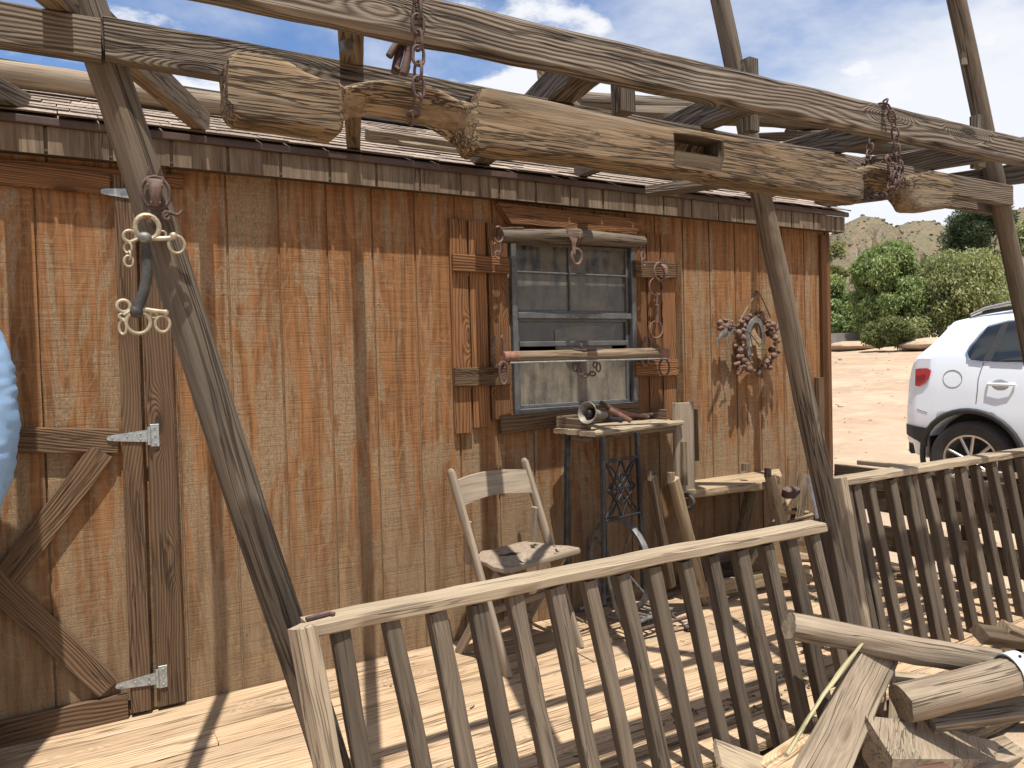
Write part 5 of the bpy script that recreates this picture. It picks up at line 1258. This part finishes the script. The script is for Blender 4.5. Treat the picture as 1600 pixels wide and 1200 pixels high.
for x,h in zip(xs_,half):
    loop=[( -y,z) for y,z in h]+[(y,z) for y,z in h[-2:0:-1]]
    for (y,z) in loop: vs.append(LW(x,y,z))
for i in range(len(xs_)-1):
    for k in range(ring_): a=i*ring_+k;b=i*ring_+(k+1)%ring_; fs.append((a,b,b+ring_,a+ring_))
fs.append(tuple(range(ring_-1,-1,-1))); fs.append(tuple(range((len(xs_)-1)*ring_,len(xs_)*ring_)))
m=MB(); m.add(vs,fs,vs,.5)
M_paint=plain('white_car_paint',(.72,.77,.82),.28,0,var=.02,scale=1,bstr=0,spec=.5,extra={'Coat Weight':.6,'Coat Roughness':.05})
M_plastic=plain('black_plastic',(.028,.028,.03),.6,0,scale=30,bstr=.1); M_tint=plain('tinted_glass',(.012,.016,.018),.05,0,scale=2,bstr=0,spec=.8); M_chrome=plain('chrome_trim',(.75,.77,.8),.15,1,scale=5,bstr=0); M_tyre=plain('tyre_rubber',(.035,.034,.033),.8,0,scale=20,bstr=.3); M_tail=plain('tail_light_red',(.50,.008,.012),.15,0,scale=8,bstr=0,spec=.6,c2=(.40,.01,.015)); M_alloy=plain('alloy_rim',(.62,.60,.57),.3,.85,scale=8,bstr=0,c2=(.5,.48,.46))
body=m.build('body',M_paint,car,smooth=28)
RW=.352
for wx in(0,2.6):
    cu=MB(); cu.lathe([(-1.2,.425),(1.2,.425)],LW(wx,0,RW+.01),lf,48,cap=True); c_=cu.build('cut',None)
    md=body.modifiers.new('b','BOOLEAN'); md.operation='DIFFERENCE'; md.object=c_; md.solver='EXACT'
    bpy.context.view_layer.update(); dg=bpy.context.evaluated_depsgraph_get(); nm=bpy.data.meshes.new_from_object(body.evaluated_get(dg)); body.modifiers.clear(); body.data=nm; bpy.data.objects.remove(c_)
body.data.materials.clear(); body.data.materials.append(M_paint)
m=MB(); m.plank(LW(-.4,0,.40),LW(3.2,0,.40),1.3,.22,up=(0,0,1),jit=0,seg=1); 
for wx in(0,2.6): m.lathe([(-.60,.42),(.60,.42)],LW(wx,0,RW+.01),lf,32,cap=True)
m.build('underbody',M_plastic,car)
def side_y(x,z):
    h=sec(x)
    for (y0,z0),(y1,z1) in zip(h[1:],h[2:]):
        if z0<=z<=z1 and z1>z0: return y0+(y1-y0)*(z-z0)/(z1-z0)
    return h[-3][0]
def panel(name,lo,hi,off,mat,par=car,n=10,mm=5,side=-1,th=.004):
    """curved panel between a lower and an upper outline (local x,z), lying on the car side"""
    def samp(L,u):
        t=u*(len(L)-1); i=min(int(t),len(L)-2); f=t-i; return (L[i][0]+(L[i+1][0]-L[i][0])*f,L[i][1]+(L[i+1][1]-L[i][1])*f)
    vs=[];fs=[]
    for o_ in(off,off-th):
        for i in range(n+1):
            a=samp(lo,i/n); b=samp(hi,i/n)
            for j in range(mm+1):
                x=a[0]+(b[0]-a[0])*j/mm; z=a[1]+(b[1]-a[1])*j/mm; vs.append(LW(x,side*(side_y(x,z)+o_),z))
    q=(n+1)*(mm+1)
    for i in range(n):
        for j in range(mm):
            a=i*(mm+1)+j; fs.append((a,a+mm+1,a+mm+2,a+1)); fs.append((q+a,q+a+1,q+a+mm+2,q+a+mm+1))
    edge=[j for j in range(mm+1)]+[i*(mm+1)+mm for i in range(1,n+1)]+[n*(mm+1)+j for j in range(mm-1,-1,-1)]+[i*(mm+1) for i in range(n-1,0,-1)]
    for a,b in zip(edge,edge[1:]+edge[:1]): fs.append((a,b,b+q,a+q))
    mb=MB(); mb.add(vs,fs,vs,.5); return mb.build(name,mat,par,smooth=40)
C=cp_
for sd in(-1,1):
    lo=[C(1503,553),C(1508,562),C(1535,566),C(1600,568.5)]; hi=[C(1506,541),C(1518,521),C(1529,508),C(1600,495)]
    lo2=lo[:3]+[(1.9,lo[3][1]+.005)]; hi2=hi[:3]+[C(1557,500),(.9,hi[3][1]+.03),(1.5,hi[3][1]-.02),(1.9,lo[3][1]+.06)]
    wt=panel('window_trim',lo2,hi2,.006,M_chrome,side=sd,n=24)
    sh=lambda L,k,dx: [(x+dx*(1 if i<3 else 0),z+k) for i,(x,z) in enumerate(L)]
    panel('window_surround',sh(lo2,.014,.016),sh(hi2,-.012,.014),.0085,M_plastic,par=wt,side=sd,n=24)
    panel('side_window',[C(1508,553),C(1513,561),C(1533,563.5)],[C(1510,545),C(1528,511),C(1550,505)],.011,M_tint,side=sd)
    panel('side_window',[C(1546,564),C(1570,565),C(1597,566)],[C(1561,503),C(1580,499.5),C(1600,497)],.011,M_tint,side=sd)
    x0=C(1604,566); panel('side_window',[(x0[0],x0[1]),(1.85,x0[1]+.01)],[(x0[0]+.02,C(1602,498)[1]),(1.1,C(1602,498)[1]+.02),(1.45,C(1602,498)[1]-.05),(1.82,x0[1]+.05)],.011,M_tint,side=sd,n=16)
    tl=panel('tail_light',[C(1424,603),C(1431,604),C(1440,599),C(1449,588)],[C(1424,577),C(1432,576),C(1444,575.5),C(1451,579)],.012,M_tail,side=sd,n=12)
    panel('lamp_inset',[C(1426,595),C(1434,595),C(1441,592)],[C(1426,587),C(1434,586),C(1441,585)],.015,plain('dark_red_lens',(.28,.008,.012),.15,0,scale=8,bstr=0),par=tl,side=sd)
    # door handle over a grey disc painted as the shade of its recess
    hx,hz=C(1560,601); m=MB(); yy=side_y(hx,hz)
    m.tube([LW(hx-.10,sd*(yy+.004),hz),LW(hx-.08,sd*(yy+.03),hz+.002),LW(hx+.02,sd*(yy+.036),hz+.002),LW(hx+.10,sd*(yy+.028),hz),LW(hx+.12,sd*(yy+.004),hz)],.014,8,flat=.7); m.build('door_handle',M_paint,car,smooth=60)
    m=MB(); m.ell(LW(hx+.0,sd*(yy-.001),hz-.008),(.075,.006,.055),16,8,rot=Matrix.Rotation(math.atan2(hd.y,hd.x),3,'Z')); m.build('handle_shade',plain('recess_shade',(.36,.37,.38),.4,0,scale=4,bstr=0),car,smooth=60)
    # shut lines
    m=MB()
    def sline(pts,r=.0035): m.tube([LW(x,sd*(side_y(x,z)+.0005),z) for x,z in pts],r,5)
    sline([C(1534,567),C(1530,578),C(1526,592),C(1525,610),C(1524,631)]); fx_,fz=C(1485,592)
    m.tube([LW(fx_+.085*math.cos(a),sd*(side_y(fx_+.085*math.cos(a),fz+.08*math.sin(a))+.0005),fz+.08*math.sin(a)) for a in[2*math.pi*k/24 for k in range(24)]],.0022,5,closed=True)
    xd=1.35; sline([(xd-.05,zbelt(xd)),(xd,.8),(xd+.02,.5),(xd-.02,.36)]); sline([(xd+1.05,zbelt(xd)),(xd+1.0,.6),(xd+.9,.36)])
    sline([C(1416,630),C(1430,640),C(1447,645)],.0025)
    m.build('shut_line',plain('panel_gap',(.10,.10,.105),.6,0,scale=5,bstr=0),car)
    # roof rail
    m=MB(); a=C(1519,491,.3); zt=lambda x: interp(top,x)
    pts=[(a[0],zt(a[0])+.0),(a[0]+.12,zt(a[0]+.12)+.035),(a[0]+.3,zt(a[0]+.3)+.05),(1.0,zt(1.0)+.05),(1.5,zt(1.5)+.045),(1.65,zt(1.65)+.0)]
    m.tube([LW(x,sd*.60,z) for x,z in pts],.018,8); m.build('roof_rail',M_alloy,car,smooth=60)
    m=MB(); m.tube([LW(x,sd*.60,zt(x)+.006) for x in (a[0]+.1,a[0]+.3,1.0,1.5)],.016,6); m.build('rail_seal',M_plastic,car)
    # sill and black lower bumper, arch cladding
    panel('rear_skirt',[C(1416,678,.1),C(1430,688),C(1445,698)],[C(1413,662,.1),C(1428,666),C(1447,669)],.02,M_plastic,side=sd,th=.03)
    panel('sill',[(.46,.33),(2.15,.33)],[(.46,.47),(2.15,.47)],.014,M_plastic,side=sd,n=8,th=.02)
    for wx in(0,2.6):
        m=MB(); pts=[]
        for k in range(25):
            an=rad(-22)+rad(224)*k/24; x=wx+.44*math.cos(an); z=RW+.01+.44*math.sin(an); pts.append(LW(x,sd*(min(.89,side_y(x,max(.4,z)))+.002),z))
        m.tube(pts,.026,8); m.build('arch_trim',M_plastic,car,smooth=60)
    for wx in(0,2.6):
        wc_=LW(wx,sd*(W2-.11),RW); ax=lf*sd
        m=MB(); m.lathe([(-.10,.235),(-.115,.26),(-.115,.325),(-.09,.345),(.06,RW),(.10,.345),(.116,.325),(.112,.26),(.095,.232)],wc_,ax,48); wh=m.build('wheel',M_tyre,car,smooth=40)
        m=MB(); m.lathe([(-.10,.215),(.085,.222),(.10,.232),(.098,.216),(.07,.208),(-.10,.200)],wc_,ax,48)
        e2=ax.cross(V((0,0,1))); ph=rad(8)
        for k in range(5):
            for dl in(-.19,.19):
                an=ph+2*math.pi*k/5+dl; d0=V((0,0,1))*math.cos(an-dl*.75)+e2*math.sin(an-dl*.75); d1=V((0,0,1))*math.cos(an+dl*.35)+e2*math.sin(an+dl*.35)
                m.plank(wc_+d0*.035+ax*.075,wc_+d1*.217+ax*.082,.026,.03,up=ax,jit=0,seg=2,ch=.006)
        m.lathe([(.05,.05),(.088,.05),(.092,.040)],wc_,ax,24,cap=True); rim=m.build('rim',M_alloy,wh,smooth=40)
        m=MB(); m.lathe([(-.06,.205),(-.055,.205)],wc_,ax,32,cap=True); m.build('brake_disc',M_iron,wh)
        # round hub emblem: ring with a letter V above a letter W
        m=MB(); m.lathe([(.090,.036),(.094,.036)],wc_,ax,24,cap=True); hub=m.build('hub_cap',M_plastic,rim)
        m=MB(); e2h=-e2 if sd<0 else e2
        H_=lambda u,v: wc_+ax*.096+V((0,0,1))*v*.030+(hd if sd<0 else -hd)*u*.030
        m.tube([H_(math.cos(a_),math.sin(a_)) for a_ in[2*math.pi*k/24 for k in range(24)]],.0028,6,closed=True)
        m.tube([H_(-.36,.85),H_(0,.12),H_(.36,.85)],.0026,6); m.tube([H_(-.72,.55),H_(-.36,-.72),H_(0,-.02),H_(.36,-.72),H_(.72,.55)],.0026,6); m.build('emblem',M_chrome,rim)
    # mud flap
    m=MB(); x,z=C(1447,700); m.plank(LW(x+.02,sd*.78,.55),LW(x+.03,sd*.78,.22),.16,.012,up=hd); m.build('mud_flap',M_plastic,car)
m=MB(); xg=C(1441,556,.22); xh=C(1478,514,.22)
m.plank(LW(xg[0]+.01,0,xg[1]+.0),LW(xh[0]+.01,0,xh[1]-.01),1.15,.012,up=-hd,jit=0,seg=2,tap=.9); m.build('rear_window',M_tint,car)
m=MB(); m.plank(LW(xr+.02,-.60,.44),LW(xr+.02,.60,.44),.20,.07,up=-hd,seg=6,ch=.03); m.build('rear_bumper',M_plastic,car)
m=MB(); m.plank(LW(C(1484,507,.22)[0]+.01,-.60,C(1484,507,.22)[1]-.02),LW(C(1484,507,.22)[0]+.01,.60,C(1484,507,.22)[1]-.02),.13,.05,up=V((0,0,1))-hd*.3,seg=6,ch=.02); m.build('spoiler',M_paint,car)
m=MB(); m.plank(LW(2.05,0,zr-.10),LW(2.70,0,1.09),1.25,.012,up=hd+V((0,0,.6)),jit=0,seg=2,tap=1.08); m.build('windscreen',M_tint,car)
for sd in(-1,1):
    m=MB(); m.ell(LW(3.36,sd*.62,.74),(.10,.18,.07),14,8,rot=Matrix.Rotation(math.atan2(hd.y,hd.x),3,'Z')); m.build('headlight',M_chrome,car,smooth=60)
    m=MB(); m.ell(LW(2.05,sd*.99,1.08),(.07,.11,.075),12,8,rot=Matrix.Rotation(math.atan2(hd.y,hd.x),3,'Z')); m.build('wing_mirror',M_paint,car,smooth=60)
# ================================================================== person at the left edge, back to the camera, arms hanging
pt=thing('person','person in a loose pale blue long sleeved shirt standing before the door','person',(-1.172,-.28,0))
def skin(name,verts,edges,rad_,mat,sub=2,disp=0,parent=pt,root=0):
    me=bpy.data.meshes.new(name); me.from_pydata([V(v) for v in verts],edges,[]); o=bpy.data.objects.new(name,me); col.objects.link(o)
    md=o.modifiers.new('s','SKIN'); md.use_smooth_shade=True
    for i,sv in enumerate(me.skin_vertices[0].data): r_=rad_[i]; sv.radius=r_ if isinstance(r_,tuple) else (r_,r_); sv.use_root=(i==root)
    sb=o.modifiers.new('u','SUBSURF'); sb.levels=sub; sb.render_levels=sub
    bpy.context.view_layer.update(); dg=bpy.context.evaluated_depsgraph_get(); nm=bpy.data.meshes.new_from_object(o.evaluated_get(dg)); bpy.data.objects.remove(o)
    if disp:
        for v in nm.vertices:
            p=v.co; k=noise.noise(V((p.x*8,p.y*8,p.z*9)))*.45+noise.noise(V((p.x*26,p.y*26,p.z*11+p.x*14)))*.45+(abs(noise.noise(V((p.x*14,p.y*14,p.z*26))))-.25)*.7
            v.co=p+v.normal*disp*k
    nm.materials.clear(); nm.materials.append(mat)
    a=nm.attributes.new('grain','FLOAT_VECTOR','POINT'); a.data.foreach_set('vector',[c for v in nm.vertices for c in v.co])
    nm.polygons.foreach_set('use_smooth',[True]*len(nm.polygons))
    o=bpy.data.objects.new(name,nm); col.objects.link(o); o.parent=parent
    nm.transform(Matrix.Translation(-V(parent.location)))
    return o
M_skin=plain('skin',(.46,.27,.19),.5,0,scale=30,bstr=.1,c2=(.42,.24,.165)); M_shirt=plain('pale_blue_cotton',(.24,.38,.58),.85,0,scale=40,bstr=.2,c2=(.21,.345,.54)); M_jean=plain('blue_denim',(.07,.09,.15),.9,0,scale=60,bstr=.3); M_hair=plain('brown_hair',(.07,.045,.03),.6,0,scale=60,bstr=.6); M_shoe=plain('brown_shoe',(.10,.06,.04),.6,0,scale=20)
X0,Y0=-1.172,-.28
# right side of the picture is the +x arm; the figure faces the shed
B=[];E=[];R=[]
def bv(p,r,link_=None):
    B.append(V((X0,Y0,0))+V(p)); R.append(r)
    if link_ is not None: E.append((link_,len(B)-1))
    return len(B)-1
pel=bv((0,0,.96),(.15,.11)); sp=bv((0,.01,1.15),(.115,.085),pel); ch_=bv((0,0,1.32),(.125,.08),sp); nk=bv((0,.0,1.49),.055,ch_); hd0=bv((0,.015,1.57),(.062,.07),nk); hd1=bv((0,.02,1.65),(.078,.092),hd0); hd2=bv((0,.01,1.73),(.070,.085),hd1)
for s in(-1,1):
    sh=bv((s*.165,0,1.425),.055,ch_); el=bv((s*.200,-.02,1.14),.042,sh); wr=bv((s*.155,.03,.89),.028,el); pa=bv((s*.148,.045,.82),(.020,.038),wr)
    hp=bv((s*.09,0,.92),.092,pel); kn=bv((s*.095,.015,.51),.058,hp); an=bv((s*.10,-.02,.10),.040,kn); ft=bv((s*.105,.10,.035),(.042,.03),an)
    for k,(dy,l) in enumerate(((-.028,.075),(-.010,.085),(.010,.080),(.028,.062))):
        f0=bv((s*.146,.045+dy*1.0,.775),.0095,pa); f1=bv((s*.140,.052+dy*1.05,.775-l*.55),.0085,f0); f2=bv((s*.132,.058+dy,.775-l),.0075,f1)
    t0=bv((s*.140,.085,.81),.011,pa); t1=bv((s*.130,.105,.77),.009,t0)
bodyo=skin('body',B,E,R,M_skin,2)
# face
m=MB(); c=V((X0,Y0+.108,1.64)); m.ell(c+V((0,.004,-.008)),(.013,.018,.022),10,7); m.ell(c+V((0,-.006,-.052)),(.024,.008,.006),10,6)
for s in(-1,1): m.ell(c+V((s*.032,-.012,.02)),(.013,.008,.007),10,6); m.ell(V((X0+s*.082,Y0+.02,1.64)),(.010,.020,.032),10,7)
m.build('face_features',M_skin,pt,smooth=80)
m=MB(); m.ell((X0,Y0+.0,1.70),(.092,.105,.095),18,12,bump=.08); m.build('hair',M_hair,pt,smooth=80)
# shirt
S=[];SE=[];SR=[]
def sv_(p,r,l=None):
    S.append(V((X0,Y0,0))+V(p)); SR.append(r)
    if l is not None: SE.append((l,len(S)-1))
    return len(S)-1
c0=sv_((0,0,1.34),(.205,.16)); w0=sv_((0,.0,1.12),(.17,.13),c0); h0=sv_((0,0,.90),(.175,.14),w0); h1=sv_((0,0,.84),(.175,.14),h0); n0=sv_((0,.0,1.465),(.095,.09),c0)
for s in(-1,1):
    a=sv_((s*.165,0,1.43),.074,c0); b=sv_((s*.185,-.004,1.345),.070,a); d=sv_((s*.203,-.015,1.20),.057,b); e=sv_((s*.203,-.015,1.10),.054,d); f=sv_((s*.180,.01,.98),.051,e); g_=sv_((s*.155,.03,.855),.042,f); h_=sv_((s*.152,.032,.835),.042,g_)
skin('shirt',S,SE,SR,M_shirt,3,.015)
# trousers
T=[];TE=[];TR=[]
def tv(p,r,l=None):
    T.append(V((X0,Y0,0))+V(p)); TR.append(r)
    if l is not None: TE.append((l,len(T)-1))
    return len(T)-1
p0=tv((0,0,.97),(.16,.12)); p1=tv((0,0,.88),(.165,.125),p0)
for s in(-1,1): q0=tv((s*.10,0,.74),.092,p1); q1=tv((s*.10,.012,.50),.072,q0); q2=tv((s*.102,-.015,.09),.060,q1)
skin('trousers',T,TE,TR,M_jean,2,.008)
for s in(-1,1):
    m=MB(); m.ell((X0+s*.105,Y0+.05,.042),(.048,.135,.042),14,9); m.build('shoe',M_shoe,pt,smooth=80)
